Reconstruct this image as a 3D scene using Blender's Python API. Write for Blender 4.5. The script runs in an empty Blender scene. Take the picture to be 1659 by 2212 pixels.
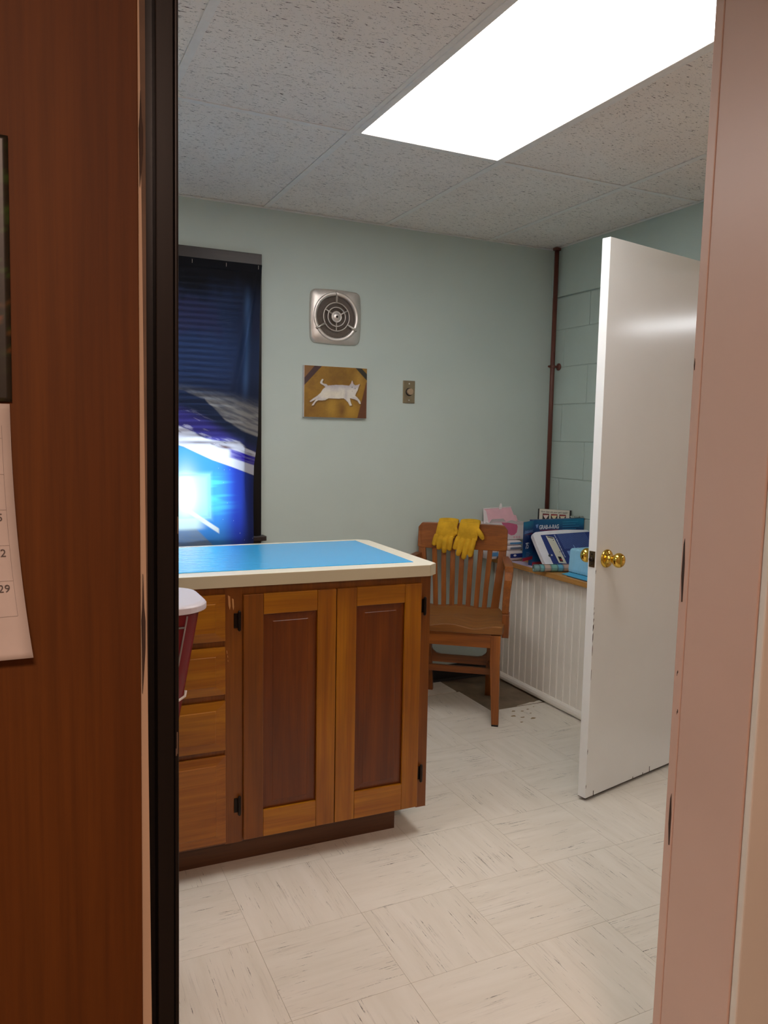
import bpy, bmesh, math, random
import numpy as np
from mathutils import Vector, Matrix

random.seed(4)
rng = np.random.default_rng(4)
SC = bpy.context.scene
COL = SC.collection
PI = math.pi

# ------------------------------------------------------------------ camera
IMG_W, IMG_H = 1659, 2212
FOCAL, YAW, PITCH, ROLL = 1671.1, 0.44688, 0.09972, 0.01821
CAM = Vector((-2.7319, -3.5692, 1.3329))
fw = Vector((math.sin(YAW) * math.cos(PITCH), math.cos(YAW) * math.cos(PITCH), -math.sin(PITCH)))
ri = Vector((math.cos(YAW), -math.sin(YAW), 0))
up = ri.cross(fw)
r2 = math.cos(ROLL) * ri + math.sin(ROLL) * up
u2 = -math.sin(ROLL) * ri + math.cos(ROLL) * up
cd = bpy.data.cameras.new('camera')
cd.sensor_fit = 'HORIZONTAL'; cd.sensor_width = 36.0; cd.lens = FOCAL * 36.0 / IMG_W
cd.clip_start = 0.02; cd.clip_end = 100
cam = bpy.data.objects.new('camera', cd); COL.objects.link(cam)
cam.matrix_world = Matrix(((r2.x, u2.x, -fw.x, CAM.x), (r2.y, u2.y, -fw.y, CAM.y), (r2.z, u2.z, -fw.z, CAM.z), (0, 0, 0, 1)))
SC.camera = cam

# ------------------------------------------------------------------ world, lamps, exposure
SC.view_settings.view_transform = 'Standard'
SC.view_settings.look = 'None'
SC.view_settings.gamma = 1
SC.view_settings.use_curve_mapping = False
SC.view_settings.exposure = 0.0
TROFFER = 8.9
SKY = 7.0
HALL_W = 52.0
NEXT_W = 60.0
w = bpy.data.worlds.new('world'); SC.world = w; w.use_nodes = True
bg = w.node_tree.nodes['Background']
bg.inputs[0].default_value = (0.74, 0.88, 1.0, 1); bg.inputs[1].default_value = SKY

def area_lamp(name, loc, sx, sy, power, color, rot=(0, 0, 0)):
    d = bpy.data.lights.new(name, 'AREA'); d.shape = 'RECTANGLE'; d.size = sx; d.size_y = sy
    d.energy = power; d.color = color
    o = bpy.data.objects.new(name, d); o.location = loc; o.rotation_euler = rot; COL.objects.link(o); return o
area_lamp('hall_ceiling_lamp', (-2.9, -4.7, 2.36), 0.5, 0.5, HALL_W, (1.0, 0.68, 0.53))
area_lamp('next_room_ceiling_lamp', (3.6, -2.75, 2.36), 0.3, 1.2, NEXT_W, (0.95, 0.97, 1.0))
pd = bpy.data.lights.new('window_portal', 'AREA'); pd.shape = 'RECTANGLE'; pd.size = 0.9; pd.size_y = 1.3; pd.energy = 1
pd.cycles.is_portal = True
po = bpy.data.objects.new('window_portal', pd); po.location = (-2.18, 0.19, 1.46); po.rotation_euler = (-PI / 2, 0, 0); COL.objects.link(po)

# ------------------------------------------------------------------ helpers
def lin(r, g, b):
    f = lambda c: (c / 255) / 12.92 if c / 255 <= 0.04045 else ((c / 255 + 0.055) / 1.055) ** 2.4
    return (f(r), f(g), f(b), 1)

class MB:
    """collects geometry for one mesh object"""
    def __init__(s): s.v = []; s.f = []
    def add(s, vs, fs):
        n = len(s.v); s.v += [tuple(v) for v in vs]; s.f += [tuple(i + n for i in f) for f in fs]; return s
    def box(s, x0, y0, z0, x1, y1, z1, M=None):
        vs = [(x0, y0, z0), (x1, y0, z0), (x1, y1, z0), (x0, y1, z0), (x0, y0, z1), (x1, y0, z1), (x1, y1, z1), (x0, y1, z1)]
        if M: vs = [M @ Vector(v) for v in vs]
        return s.add(vs, [(0, 3, 2, 1), (4, 5, 6, 7), (0, 1, 5, 4), (1, 2, 6, 5), (2, 3, 7, 6), (3, 0, 4, 7)])
    def prism(s, poly, z0, z1, M=None):
        n = len(poly)
        vs = [(x, y, z0) for x, y in poly] + [(x, y, z1) for x, y in poly]
        if M: vs = [M @ Vector(v) for v in vs]
        fs = [tuple(range(n - 1, -1, -1)), tuple(range(n, 2 * n))] + [(i, (i + 1) % n, n + (i + 1) % n, n + i) for i in range(n)]
        return s.add(vs, fs)
    def loft(s, rings, close=True, cap=True):
        n = len(rings[0]); vs = [p for r in rings for p in r]; fs = []
        for k in range(len(rings) - 1):
            for i in range(n if close else n - 1):
                j = (i + 1) % n
                fs.append((k * n + i, k * n + j, (k + 1) * n + j, (k + 1) * n + i))
        if cap:
            fs.append(tuple(range(n - 1, -1, -1))); m = (len(rings) - 1) * n; fs.append(tuple(range(m, m + n)))
        return s.add(vs, fs)
    def tube(s, pts, r, n=12, squash=1.0, up=(0, 0, 1)):
        pts = [Vector(p) for p in pts]; rs = r if hasattr(r, '__len__') else [r] * len(pts)
        rings = []; upv = Vector(up)
        for i, p in enumerate(pts):
            t = (pts[min(i + 1, len(pts) - 1)] - pts[max(i - 1, 0)]).normalized()
            a = t.cross(upv)
            if a.length < 1e-3: a = t.cross(Vector((1, 0, 0)))
            a.normalize(); b = t.cross(a).normalized()
            rings.append([p + rs[i] * (math.cos(2 * PI * k / n) * a + squash * math.sin(2 * PI * k / n) * b) for k in range(n)])
        return s.loft(rings)
    def sweep(s, pts, ax, ha, hb):
        """rectangular section swept along pts; ax = fixed side axis, ha half size along it, hb half size across"""
        pts = [Vector(p) for p in pts]; ax = Vector(ax).normalized(); rings = []
        for i, p in enumerate(pts):
            t = (pts[min(i + 1, len(pts) - 1)] - pts[max(i - 1, 0)]).normalized()
            b = t.cross(ax).normalized()
            h1 = ha[i] if hasattr(ha, '__len__') else ha
            h2 = hb[i] if hasattr(hb, '__len__') else hb
            rings.append([p + h1 * ax + h2 * b, p - h1 * ax + h2 * b, p - h1 * ax - h2 * b, p + h1 * ax - h2 * b])
        return s.loft(rings)
    def lathe(s, prof, n=32, M=None, cap=True):
        """profile of (radius, height) turned about local z"""
        rings = [[(r * math.cos(2 * PI * k / n), r * math.sin(2 * PI * k / n), h) for k in range(n)] for r, h in prof]
        if M: rings = [[M @ Vector(p) for p in r] for r in rings]
        return s.loft(rings, cap=cap)
    def ball(s, c, rx, ry, rz, n=12, m=8, M=None):
        rings = []
        for j in range(m + 1):
            a = -PI / 2 + PI * j / m; cr = max(math.cos(a), 0.02)
            rings.append([(c[0] + rx * cr * math.cos(2 * PI * k / n), c[1] + ry * cr * math.sin(2 * PI * k / n), c[2] + rz * math.sin(a)) for k in range(n)])
        if M: rings = [[M @ Vector(p) for p in r] for r in rings]
        return s.loft(rings)
    def grid(s, fn, nu, nv, thick=None):
        vs = [fn(i / nu, j / nv) for j in range(nv + 1) for i in range(nu + 1)]
        fs = [(j * (nu + 1) + i, j * (nu + 1) + i + 1, (j + 1) * (nu + 1) + i + 1, (j + 1) * (nu + 1) + i) for j in range(nv) for i in range(nu)]
        return s.add(vs, fs)
    def mesh(s, name, smooth=False):
        me = bpy.data.meshes.new(name); me.from_pydata(s.v, [], s.f)
        bm = bmesh.new(); bm.from_mesh(me); bmesh.ops.recalc_face_normals(bm, faces=bm.faces[:]); bm.to_mesh(me); bm.free()
        if smooth: me.polygons.foreach_set('use_smooth', [True] * len(me.polygons))
        me.update(); return me
    def build(s, name, mat, parent=None, smooth=False, bevel=0, seg=2):
        me = s.mesh(name, smooth)
        if mat: me.materials.append(mat)
        o = bpy.data.objects.new(name, me); COL.objects.link(o)
        if parent: o.parent = parent
        if bevel:
            m = o.modifiers.new('bevel', 'BEVEL'); m.width = bevel; m.segments = seg; m.limit_method = 'ANGLE'; m.angle_limit = 0.6
            m.harden_normals = False
        return o

def rrect(x0, y0, x1, y1, r, n=8):
    pts = []
    for cx, cy, a0 in ((x1 - r, y0 + r, -PI / 2), (x1 - r, y1 - r, 0), (x0 + r, y1 - r, PI / 2), (x0 + r, y0 + r, PI)):
        for k in range(n + 1):
            a = a0 + PI / 2 * k / n; pts.append((cx + r * math.cos(a), cy + r * math.sin(a)))
    return pts

def tag(o, label, cat, group=None):
    o['label'] = label; o['category'] = cat
    if group: o['group'] = group
    return o
def thing(name, label, cat, loc=(0, 0, 0), rz=0.0, group=None):
    o = bpy.data.objects.new(name, None); COL.objects.link(o); o.location = loc; o.rotation_euler = (0, 0, rz); o.empty_display_size = 0.1
    return tag(o, label, cat, group)
def struct(o, label=None):
    o['kind'] = 'structure'
    if label: o['label'] = label
    return o
def sempty(name, label=None, loc=(0, 0, 0)):
    o = bpy.data.objects.new(name, None); COL.objects.link(o); o.location = loc; return struct(o, label)
def copy_piece(o, parent, loc=None):
    c = o.copy(); COL.objects.link(c); c.parent = parent
    if loc is not None: c.location = loc
    return c
FONT_CACHE = {}
def text(name, s, size, M, mat, parent, align='LEFT', ext=0.0002, bold=0.0, sx=1.0):
    cu = bpy.data.curves.new(name, 'FONT'); cu.body = s; cu.size = size; cu.align_x = align; cu.extrude = ext; cu.offset = bold; cu.resolution_u = 3
    t = bpy.data.objects.new('tmp_text', cu); COL.objects.link(t)
    dg = bpy.context.evaluated_depsgraph_get(); me = bpy.data.meshes.new_from_object(t.evaluated_get(dg)); me.name = name
    bpy.data.objects.remove(t); bpy.data.curves.remove(cu)
    me.materials.clear(); me.materials.append(mat)
    me.transform(M @ Matrix.Diagonal((sx, 1, 1, 1)))
    o = bpy.data.objects.new(name, me); COL.objects.link(o); o.parent = parent; return o
def frame_M(origin, ex, ey):
    ex = Vector(ex).normalized(); ey = Vector(ey); ey = (ey - ey.dot(ex) * ex).normalized(); ez = ex.cross(ey); o = Vector(origin)
    return Matrix(((ex.x, ey.x, ez.x, o.x), (ex.y, ey.y, ez.y, o.y), (ex.z, ey.z, ez.z, o.z), (0, 0, 0, 1)))

# ------------------------------------------------------------------ materials
def new_mat(name):
    m = bpy.data.materials.new(name); m.use_nodes = True
    nt = m.node_tree; b = nt.nodes['Principled BSDF']; return m, nt, b
def N(nt, typ, **kw):
    n = nt.nodes.new(typ)
    for k, v in kw.items(): setattr(n, k, v)
    return n
def coords(nt, scale=(1, 1, 1), rnd=True, rot=(0, 0, 0)):
    tc = N(nt, 'ShaderNodeTexCoord'); mp = N(nt, 'ShaderNodeMapping'); mp.inputs['Scale'].default_value = scale; mp.inputs['Rotation'].default_value = rot
    nt.links.new(tc.outputs['Object'], mp.inputs['Vector'])
    if rnd:
        oi = N(nt, 'ShaderNodeObjectInfo'); mu = N(nt, 'ShaderNodeVectorMath', operation='SCALE'); mu.inputs[0].default_value = (13.1, 7.7, 17.3)
        nt.links.new(oi.outputs['Random'], mu.inputs['Scale']); nt.links.new(mu.outputs[0], mp.inputs['Location'])
    return mp.outputs[0]
def noise(nt, vec, scale, detail=4, rough=0.55, dist=0.0):
    n = N(nt, 'ShaderNodeTexNoise'); n.inputs['Scale'].default_value = scale; n.inputs['Detail'].default_value = detail
    n.inputs['Roughness'].default_value = rough; n.inputs['Distortion'].default_value = dist
    nt.links.new(vec, n.inputs['Vector']); return n.outputs['Fac']
def ramp(nt, fac, stops):
    r = N(nt, 'ShaderNodeValToRGB'); e = r.color_ramp.elements
    while len(e) < len(stops): e.new(0.5)
    for i, (p, c) in enumerate(stops): e[i].position = p; e[i].color = c if len(c) == 4 else (*c, 1)
    nt.links.new(fac, r.inputs[0]); return r.outputs[0]
def mixc(nt, fac, a, b, mode='MIX'):
    m = N(nt, 'ShaderNodeMix', data_type='RGBA', blend_type=mode)
    for inp, val in ((m.inputs[0], fac), (m.inputs[6], a), (m.inputs[7], b)):
        if hasattr(val, 'is_output'): nt.links.new(val, inp)
        else: inp.default_value = val
    return m.outputs[2]
def bump(nt, b, height, strength=0.2, dist=0.002):
    bn = N(nt, 'ShaderNodeBump'); bn.inputs['Strength'].default_value = strength; bn.inputs['Distance'].default_value = dist
    nt.links.new(height, bn.inputs['Height']); nt.links.new(bn.outputs[0], b.inputs['Normal'])
def paint(name, col, rough=0.5, var=0.06, vscale=3.0, bscale=120, bstr=0.1, metal=0.0, spec=0.5):
    m, nt, b = new_mat(name)
    v = coords(nt, rnd=False)
    f = noise(nt, v, vscale, 4)
    d = tuple(max(0, c * (1 - var)) for c in col[:3]) + (1,); l = tuple(min(1, c * (1 + var)) for c in col[:3]) + (1,)
    c = ramp(nt, f, [(0.3, d), (0.7, l)])
    nt.links.new(c, b.inputs['Base Color']); b.inputs['Roughness'].default_value = rough; b.inputs['Metallic'].default_value = metal
    b.inputs['Specular IOR Level'].default_value = spec
    if bstr: bump(nt, b, noise(nt, v, bscale, 3), bstr, 0.001)
    return m
def wood(name, c0, c1, axis='z', rough=0.35, fine=1.0, c2=None, coarse=1.0, spec=0.5, blot=0.0):
    """c0 dark .. c1 light grain stretched along the given object axis"""
    m, nt, b = new_mat(name)
    sc = {'x': (0.9, 14, 14), 'y': (14, 0.9, 14), 'z': (14, 14, 0.9)}[axis]
    v = coords(nt, tuple(s * coarse for s in sc)); f = noise(nt, v, 1.6, 5, 0.6, 0.6)
    sf = {'x': (4, 160, 160), 'y': (160, 4, 160), 'z': (160, 160, 4)}[axis]
    v2 = coords(nt, tuple(s * fine for s in sf)); g = noise(nt, v2, 1.0, 3, 0.6)
    a = ramp(nt, f, [(0.28, c0), (0.72, c1)])
    k = ramp(nt, g, [(0.3, (0.72, 0.70, 0.66, 1)), (0.65, (1.04, 1.03, 1.02, 1))])
    col = mixc(nt, 0.75, a, k, 'MULTIPLY')
    if blot:
        q = noise(nt, coords(nt, (5, 5, 2.2)), 1.0, 3, 0.5, 0.4)
        qq = ramp(nt, q, [(0.42, (1, 1, 1, 1)), (0.66, (0.55, 0.42, 0.33, 1))])
        col = mixc(nt, blot, col, qq, 'MULTIPLY')
    nt.links.new(col, b.inputs['Base Color']); b.inputs['Roughness'].default_value = rough; b.inputs['Specular IOR Level'].default_value = spec
    bump(nt, b, g, 0.06, 0.0006)
    return m
def plain(name, col, rough=0.5, metal=0.0, **kw):
    m, nt, b = new_mat(name)
    f = noise(nt, coords(nt, rnd=False), 25, 3)
    c = ramp(nt, f, [(0.3, tuple(x * 0.95 for x in col[:3]) + (1,)), (0.7, tuple(min(1, x * 1.04) for x in col[:3]) + (1,))])
    nt.links.new(c, b.inputs['Base Color']); b.inputs['Roughness'].default_value = rough; b.inputs['Metallic'].default_value = metal
    for k, v in kw.items(): b.inputs[k].default_value = v
    return m
def printed(name, rough=0.5, transl=0.0):
    """colour of a flat print, kept per vertex in the attribute 'print'"""
    m, nt, b = new_mat(name)
    at = N(nt, 'ShaderNodeAttribute', attribute_name='print')
    nt.links.new(at.outputs['Color'], b.inputs['Base Color']); b.inputs['Roughness'].default_value = rough
    if transl:
        tr = N(nt, 'ShaderNodeBsdfTranslucent'); nt.links.new(at.outputs['Color'], tr.inputs['Color'])
        mx = N(nt, 'ShaderNodeMixShader'); mx.inputs[0].default_value = transl
        nt.links.new(b.outputs[0], mx.inputs[1]); nt.links.new(tr.outputs[0], mx.inputs[2])
        nt.links.new(mx.outputs[0], nt.nodes['Material Output'].inputs['Surface'])
    return m
def set_print(me, cols):
    a = me.color_attributes.new('print', 'FLOAT_COLOR', 'POINT')
    c = np.ones((len(me.vertices), 4), np.float32); c[:, :3] = cols; a.data.foreach_set('color', c.ravel())

# wall paint, plain and on block
M_WALL = paint('sage_wall_paint', lin(195, 207, 201), 0.55, 0.03, 2.0, 220, 0.12)
M_BLOCK = paint('sage_block_paint', lin(185, 201, 195), 0.55, 0.04, 4.0, 90, 0.5)
M_WHITE = paint('white_door_paint', lin(240, 241, 240), 0.30, 0.02, 3.0, 60, 0.06)
_b = M_WHITE.node_tree.nodes['Principled BSDF']; _b.inputs['Roughness'].default_value = 0.5; _b.inputs['Coat Weight'].default_value = 0.5; _b.inputs['Coat Roughness'].default_value = 0.14
M_TRIMW = paint('white_trim_paint', lin(240, 234, 224), 0.4, 0.03, 6.0, 80, 0.05)
M_JAMBW = paint('off_white_jamb_paint', lin(200, 172, 158), 0.35, 0.04, 3.0, 60, 0.1)
M_STRIP = paint('bare_plaster', lin(100, 82, 68), 0.8, 0.15, 30, 120, 0.4)
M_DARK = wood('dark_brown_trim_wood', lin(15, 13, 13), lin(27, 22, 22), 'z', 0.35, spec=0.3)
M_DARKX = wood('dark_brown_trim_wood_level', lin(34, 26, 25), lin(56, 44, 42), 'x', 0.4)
M_PANEL = wood('hall_panel_veneer', lin(82, 42, 8), lin(102, 58, 14), 'z', 0.6, 1.0, coarse=0.7, spec=0.25)
M_HALL = paint('hall_beige_paint', lin(190, 165, 140), 0.6)
M_BLACK = plain('black_rubber', lin(18, 17, 17), 0.5)
M_CONC = paint('bare_concrete', lin(128, 112, 92), 0.85, 0.25, 9, 150, 0.5)
M_CHIP = plain('bare_chip', lin(58, 42, 34), 0.8)
M_BRASS = plain('polished_brass', lin(226, 190, 88), 0.10, 1.0)
M_BRASSD = plain('dull_brass', lin(140, 122, 92), 0.35, 1.0)
M_STEEL = plain('brushed_steel', lin(222, 214, 208), 0.40, 0.85)
M_STEELD = plain('dark_steel', lin(60, 52, 48), 0.4, 1.0)
M_HINGE = plain('blackened_hinge', lin(38, 30, 26), 0.35, 0.8)
M_PAPER = plain('white_paper', lin(228, 222, 218), 0.7)
M_CALP = plain('calendar_paper', lin(196, 188, 184), 0.7)
M_PINKP = plain('printed_pink_card', lin(226, 176, 186), 0.6)
M_PINKD = plain('deep_pink_liner', lin(205, 105, 140), 0.6)
M_CARDW = plain('white_card', lin(222, 212, 212), 0.6)
M_INK = plain('grey_ink', lin(90, 85, 85), 0.7)
M_RULE = plain('faint_grey_ink', lin(150, 142, 138), 0.7)
M_INKB = plain('black_ink', lin(20, 20, 22), 0.5)
M_INKR = plain('red_ink', lin(160, 40, 60), 0.5)
M_WINK = plain('white_ink', lin(225, 228, 235), 0.5)
M_LBINK = plain('pale_blue_ink', lin(120, 150, 205), 0.5)
M_NAVY = plain('navy_label', lin(28, 48, 120), 0.35)
M_PLASW = plain('white_plastic', lin(228, 226, 232), 0.3)
M_CREAM = plain('cream_plastic', lin(212, 208, 192), 0.4)
M_LAM = paint('cream_laminate', lin(232, 226, 208), 0.35, 0.02, 5, 200, 0.03)
M_LAME = paint('cream_laminate_edge', lin(184, 174, 148), 0.4, 0.02, 5, 200, 0.03)
M_PIPE = paint('oxide_pipe_paint', lin(98, 52, 42), 0.42, 0.12, 12, 90, 0.15)
M_SUEDE = paint('yellow_suede', lin(208, 162, 42), 0.9, 0.18, 22, 240, 0.5, spec=0.2)
M_LBLUE = plain('light_blue_mask_fabric', lin(150, 205, 232), 0.7)
M_LBLUE2 = plain('light_blue_sheet', lin(80, 175, 215), 0.5)
M_GREYD = plain('dark_grey_card', lin(52, 58, 70), 0.6)
M_LILAC = plain('lilac_paper', lin(196, 180, 205), 0.7)
M_OAK = wood('shelf_pine', lin(176, 124, 62), lin(206, 156, 88), 'y', 0.4)
CH0, CH1 = lin(112, 58, 17), lin(158, 92, 32)
M_CHZ = wood('chair_oak_upright', CH0, CH1, 'z', 0.36)
M_CHX = wood('chair_oak_level', CH0, CH1, 'x', 0.36)
M_CHS = wood('chair_oak_seat', lin(112, 66, 22), lin(150, 98, 40), 'x', 0.42)
M_CHY = wood('chair_oak_depth', CH0, CH1, 'y', 0.36)
KB0, KB1 = lin(136, 76, 2), lin(168, 109, 10)
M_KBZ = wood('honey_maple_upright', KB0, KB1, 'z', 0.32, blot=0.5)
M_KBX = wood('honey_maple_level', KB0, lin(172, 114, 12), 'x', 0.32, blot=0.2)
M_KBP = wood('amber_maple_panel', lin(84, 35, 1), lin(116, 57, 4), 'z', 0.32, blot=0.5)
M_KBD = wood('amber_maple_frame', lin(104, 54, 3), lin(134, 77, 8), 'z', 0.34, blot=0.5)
M_TOE = wood('dark_toe_kick', lin(70, 40, 18), lin(96, 58, 28), 'x', 0.5)

def floor_tile_mat():
    m, nt, b = new_mat('streaked_vinyl_tile')
    base = ramp(nt, noise(nt, coords(nt, (3, 25, 1)), 1.0, 3), [(0.3, lin(219, 211, 197)), (0.7, lin(228, 221, 209))])
    # faint grey drags
    g = noise(nt, coords(nt, (6, 170, 1)), 1.0, 4, 0.65)
    gm = noise(nt, coords(nt, (5, 14, 1)), 1.0, 2)
    gf = N(nt, 'ShaderNodeMath', operation='MULTIPLY')
    nt.links.new(ramp(nt, g, [(0.54, (0, 0, 0, 1)), (0.72, (0.5, 0.5, 0.5, 1))]), gf.inputs[0])
    nt.links.new(ramp(nt, gm, [(0.46, (0, 0, 0, 1)), (0.62, (1, 1, 1, 1))]), gf.inputs[1])
    c1 = mixc(nt, gf.outputs[0], base, lin(150, 140, 126))
    # thin dark dashes, broken up along their length
    s = noise(nt, coords(nt, (9, 300, 1), rot=(0, 0, 0.012)), 1.0, 3, 0.65)
    sm = noise(nt, coords(nt, (5, 20, 1)), 1.3, 2)
    br = noise(nt, coords(nt, (150, 500, 1)), 1.0, 2)
    sf = N(nt, 'ShaderNodeMath', operation='MULTIPLY'); sg = N(nt, 'ShaderNodeMath', operation='MULTIPLY')
    nt.links.new(ramp(nt, s, [(0.615, (0, 0, 0, 1)), (0.665, (1, 1, 1, 1))]), sf.inputs[0])
    nt.links.new(ramp(nt, sm, [(0.49, (0, 0, 0, 1)), (0.58, (1, 1, 1, 1))]), sf.inputs[1])
    nt.links.new(sf.outputs[0], sg.inputs[0]); nt.links.new(ramp(nt, br, [(0.36, (0.1, 0.1, 0.1, 1)), (0.52, (1, 1, 1, 1))]), sg.inputs[1])
    c2 = mixc(nt, sg.outputs[0], c1, lin(50, 42, 36))
    nt.links.new(c2, b.inputs['Base Color']); b.inputs['Roughness'].default_value = 0.42
    bump(nt, b, noise(nt, coords(nt, (6, 60, 1)), 1.0, 3), 0.05, 0.001)
    return m
M_TILE = floor_tile_mat()

def ceiling_mat():
    m, nt, b = new_mat('fissured_ceiling_tile')
    v = coords(nt, (55, 240, 1)); f = noise(nt, v, 1.0, 3, 0.6, 0.7)
    fm = ramp(nt, f, [(0.61, (0, 0, 0, 1)), (0.66, (1, 1, 1, 1))])
    p = noise(nt, coords(nt, (1, 1, 1)), 210, 2); pm = ramp(nt, p, [(0.66, (0, 0, 0, 1)), (0.72, (0.7, 0.7, 0.7, 1))])
    mx = N(nt, 'ShaderNodeMath', operation='MAXIMUM'); nt.links.new(fm, mx.inputs[0]); nt.links.new(pm, mx.inputs[1])
    base = ramp(nt, noise(nt, coords(nt), 3, 3), [(0.3, lin(238, 229, 222)), (0.7, lin(245, 238, 232))])
    c = mixc(nt, mx.outputs[0], base, lin(104, 90, 86)); nt.links.new(c, b.inputs['Base Color']); b.inputs['Roughness'].default_value = 0.9
    inv = N(nt, 'ShaderNodeMath', operation='SUBTRACT'); inv.inputs[0].default_value = 1; nt.links.new(mx.outputs[0], inv.inputs[1])
    bump(nt, b, inv.outputs[0], 0.5, 0.002)
    return m
M_CEIL = ceiling_mat()
M_GRID = plain('white_grid_metal', lin(236, 232, 228), 0.5)

def emit(name, col, strength):
    m = bpy.data.materials.new(name); m.use_nodes = True; nt = m.node_tree
    nt.nodes.remove(nt.nodes['Principled BSDF']); e = N(nt, 'ShaderNodeEmission'); e.inputs[0].default_value = col; e.inputs[1].default_value = strength
    nt.links.new(e.outputs[0], nt.nodes['Material Output'].inputs['Surface']); return m
M_GLOW = emit('lit_diffuser', (1.0, 0.965, 0.935, 1), TROFFER)

def glass_mat():
    m, nt, b = new_mat('window_glass')
    # thin pane: straight-through light with a faint mirror at the surface
    tr = N(nt, 'ShaderNodeBsdfTransparent'); gl = N(nt, 'ShaderNodeBsdfGlossy'); gl.inputs['Roughness'].default_value = 0.02
    fr_ = N(nt, 'ShaderNodeFresnel'); fr_.inputs['IOR'].default_value = 1.45; mx = N(nt, 'ShaderNodeMixShader')
    nt.links.new(fr_.outputs[0], mx.inputs[0]); nt.links.new(tr.outputs[0], mx.inputs[1]); nt.links.new(gl.outputs[0], mx.inputs[2])
    nt.links.new(mx.outputs[0], nt.nodes['Material Output'].inputs['Surface']); return m
M_GLASS = glass_mat()
def translucent_plastic(name, col, amt):
    m, nt, b = new_mat(name)
    b.inputs['Base Color'].default_value = col; b.inputs['Roughness'].default_value = 0.35
    tr = N(nt, 'ShaderNodeBsdfTranslucent'); tr.inputs[0].default_value = col
    mx = N(nt, 'ShaderNodeMixShader'); mx.inputs[0].default_value = amt
    nt.links.new(b.outputs[0], mx.inputs[1]); nt.links.new(tr.outputs[0], mx.inputs[2]); nt.links.new(mx.outputs[0], nt.nodes['Material Output'].inputs['Surface'])
    return m
M_LID = translucent_plastic('frosted_lid_plastic', lin(226, 220, 226), 0.25)
M_RED = translucent_plastic('dark_red_plastic', lin(120, 22, 34), 0.1)
M_CLEAR = translucent_plastic('clear_film', lin(190, 200, 192), 0.5)
M_BLIND = translucent_plastic('blind_vinyl', lin(190, 190, 190), 0.22)

# ------------------------------------------------------------------ setting: floor
HC = 2.359          # room ceiling
NY, NH = -2.60, -2.755   # doorway wall: room face, hall face
XL = -4.2           # left wall of the room
floor = struct(MB().box(-4.6, -6.4, -0.12, 0.2, 0.2, -0.004).build('floor', M_CONC), 'streaked off white vinyl tile floor over concrete')
TS, TX, TY, TA = 0.3048, -2.1925, -1.7067, -0.00706
tile0 = MB().box(-TS / 2 + 0.0004, -TS / 2 + 0.0004, -0.0039, TS / 2 - 0.0004, TS / 2 - 0.0004, 0.0).mesh('floor_tile')
tile0.materials.append(M_TILE)
ca, sa = math.cos(TA), math.sin(TA)
def put_tile(i, j):
    o = bpy.data.objects.new('floor_tile', tile0); COL.objects.link(o); o.parent = floor
    x, y = (i + 0.5) * TS, (j + 0.5) * TS
    o.location = (TX + ca * x - sa * y, TY + sa * x + ca * y, 0)
    o.rotation_euler = (0, 0, TA + (PI / 2 if (i + j) % 2 == 0 else 0) + (PI if random.random() < 0.5 else 0))
    return o
BARE = {(5, 4), (5, 5), (6, 4), (6, 5)}
for i in range(-5, 7):
    for j in range(-4, 6):
        if (i, j) in BARE: continue
        x0 = TX + i * TS; y0 = TY + j * TS
        if x0 < XL or y0 > -0.01: continue
        if x0 + TS > -0.33 and y0 > -1.0:      # cut tiles in front of the boxed-in wall
            if x0 > -0.34: continue
        if x0 + TS > -0.001 or y0 + TS > -0.001 or (y0 < -2.7 and False):      # cut to the walls
            x1 = min(x0 + TS, -0.001); y1 = min(y0 + TS, -0.001); yy0 = y0
            mb = MB().box(x0 + .0004, yy0 + .0004, -0.0039, x1 - .0004, y1 - .0004, 0)
            mb.build('floor_tile', M_TILE, floor)
            continue
        put_tile(i, j)
# ragged edge of the missing tiles: broken slivers left at the front right
mb = MB().prism([(-0.50, -0.487), (-0.345, -0.487), (-0.345, -0.462), (-0.37, -0.468), (-0.385, -0.474), (-0.41, -0.47), (-0.44, -0.478)], -0.0039, -0.0003)
mb.build('tile_sliver', M_TILE, floor)

M_STAIN = plain('brown_stain', lin(150, 128, 90), 0.8)
for sx_, sy_, sr in ((-0.56, -0.545, .008), (-0.52, -0.56, .006), (-0.60, -0.60, .009), (-0.57, -0.63, .007), (-0.53, -0.66, .010), (-0.61, -0.68, .006), (-0.50, -0.60, .005), (-0.48, -0.55, .006), (-0.43, -0.53, .004)):
    pl = [(sx_ + sr * random.uniform(.5, 1.3) * math.cos(a) * 1.5, sy_ + sr * random.uniform(.5, 1.2) * math.sin(a)) for a in np.linspace(0, 2 * PI, 11)[:-1]]
    MB().prism(pl, -0.0002, 0.0002).build('stain', M_STAIN, floor)

# ------------------------------------------------------------------ setting: walls
WX0, WX1, WZ0, WZ1 = -2.62, -1.765, 0.85, 2.075       # window opening in the back wall
wb = MB().box(XL - 0.1, 0, -0.01, WX0, 0.2, 2.6).box(WX1, 0, -0.01, 0.2, 0.2, 2.6).box(WX0, 0, -0.01, WX1, 0.2, WZ0).box(WX0, 0, WZ1, WX1, 0.2, 2.6)
struct(wb.build('wall_back', M_WALL), 'pale sage green painted wall with the window and fan')
struct(MB().box(XL - 0.15, NY, -0.01, XL, 0.2, 2.6).build('wall_left', M_WALL), 'sage green wall behind the cabinet')
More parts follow.
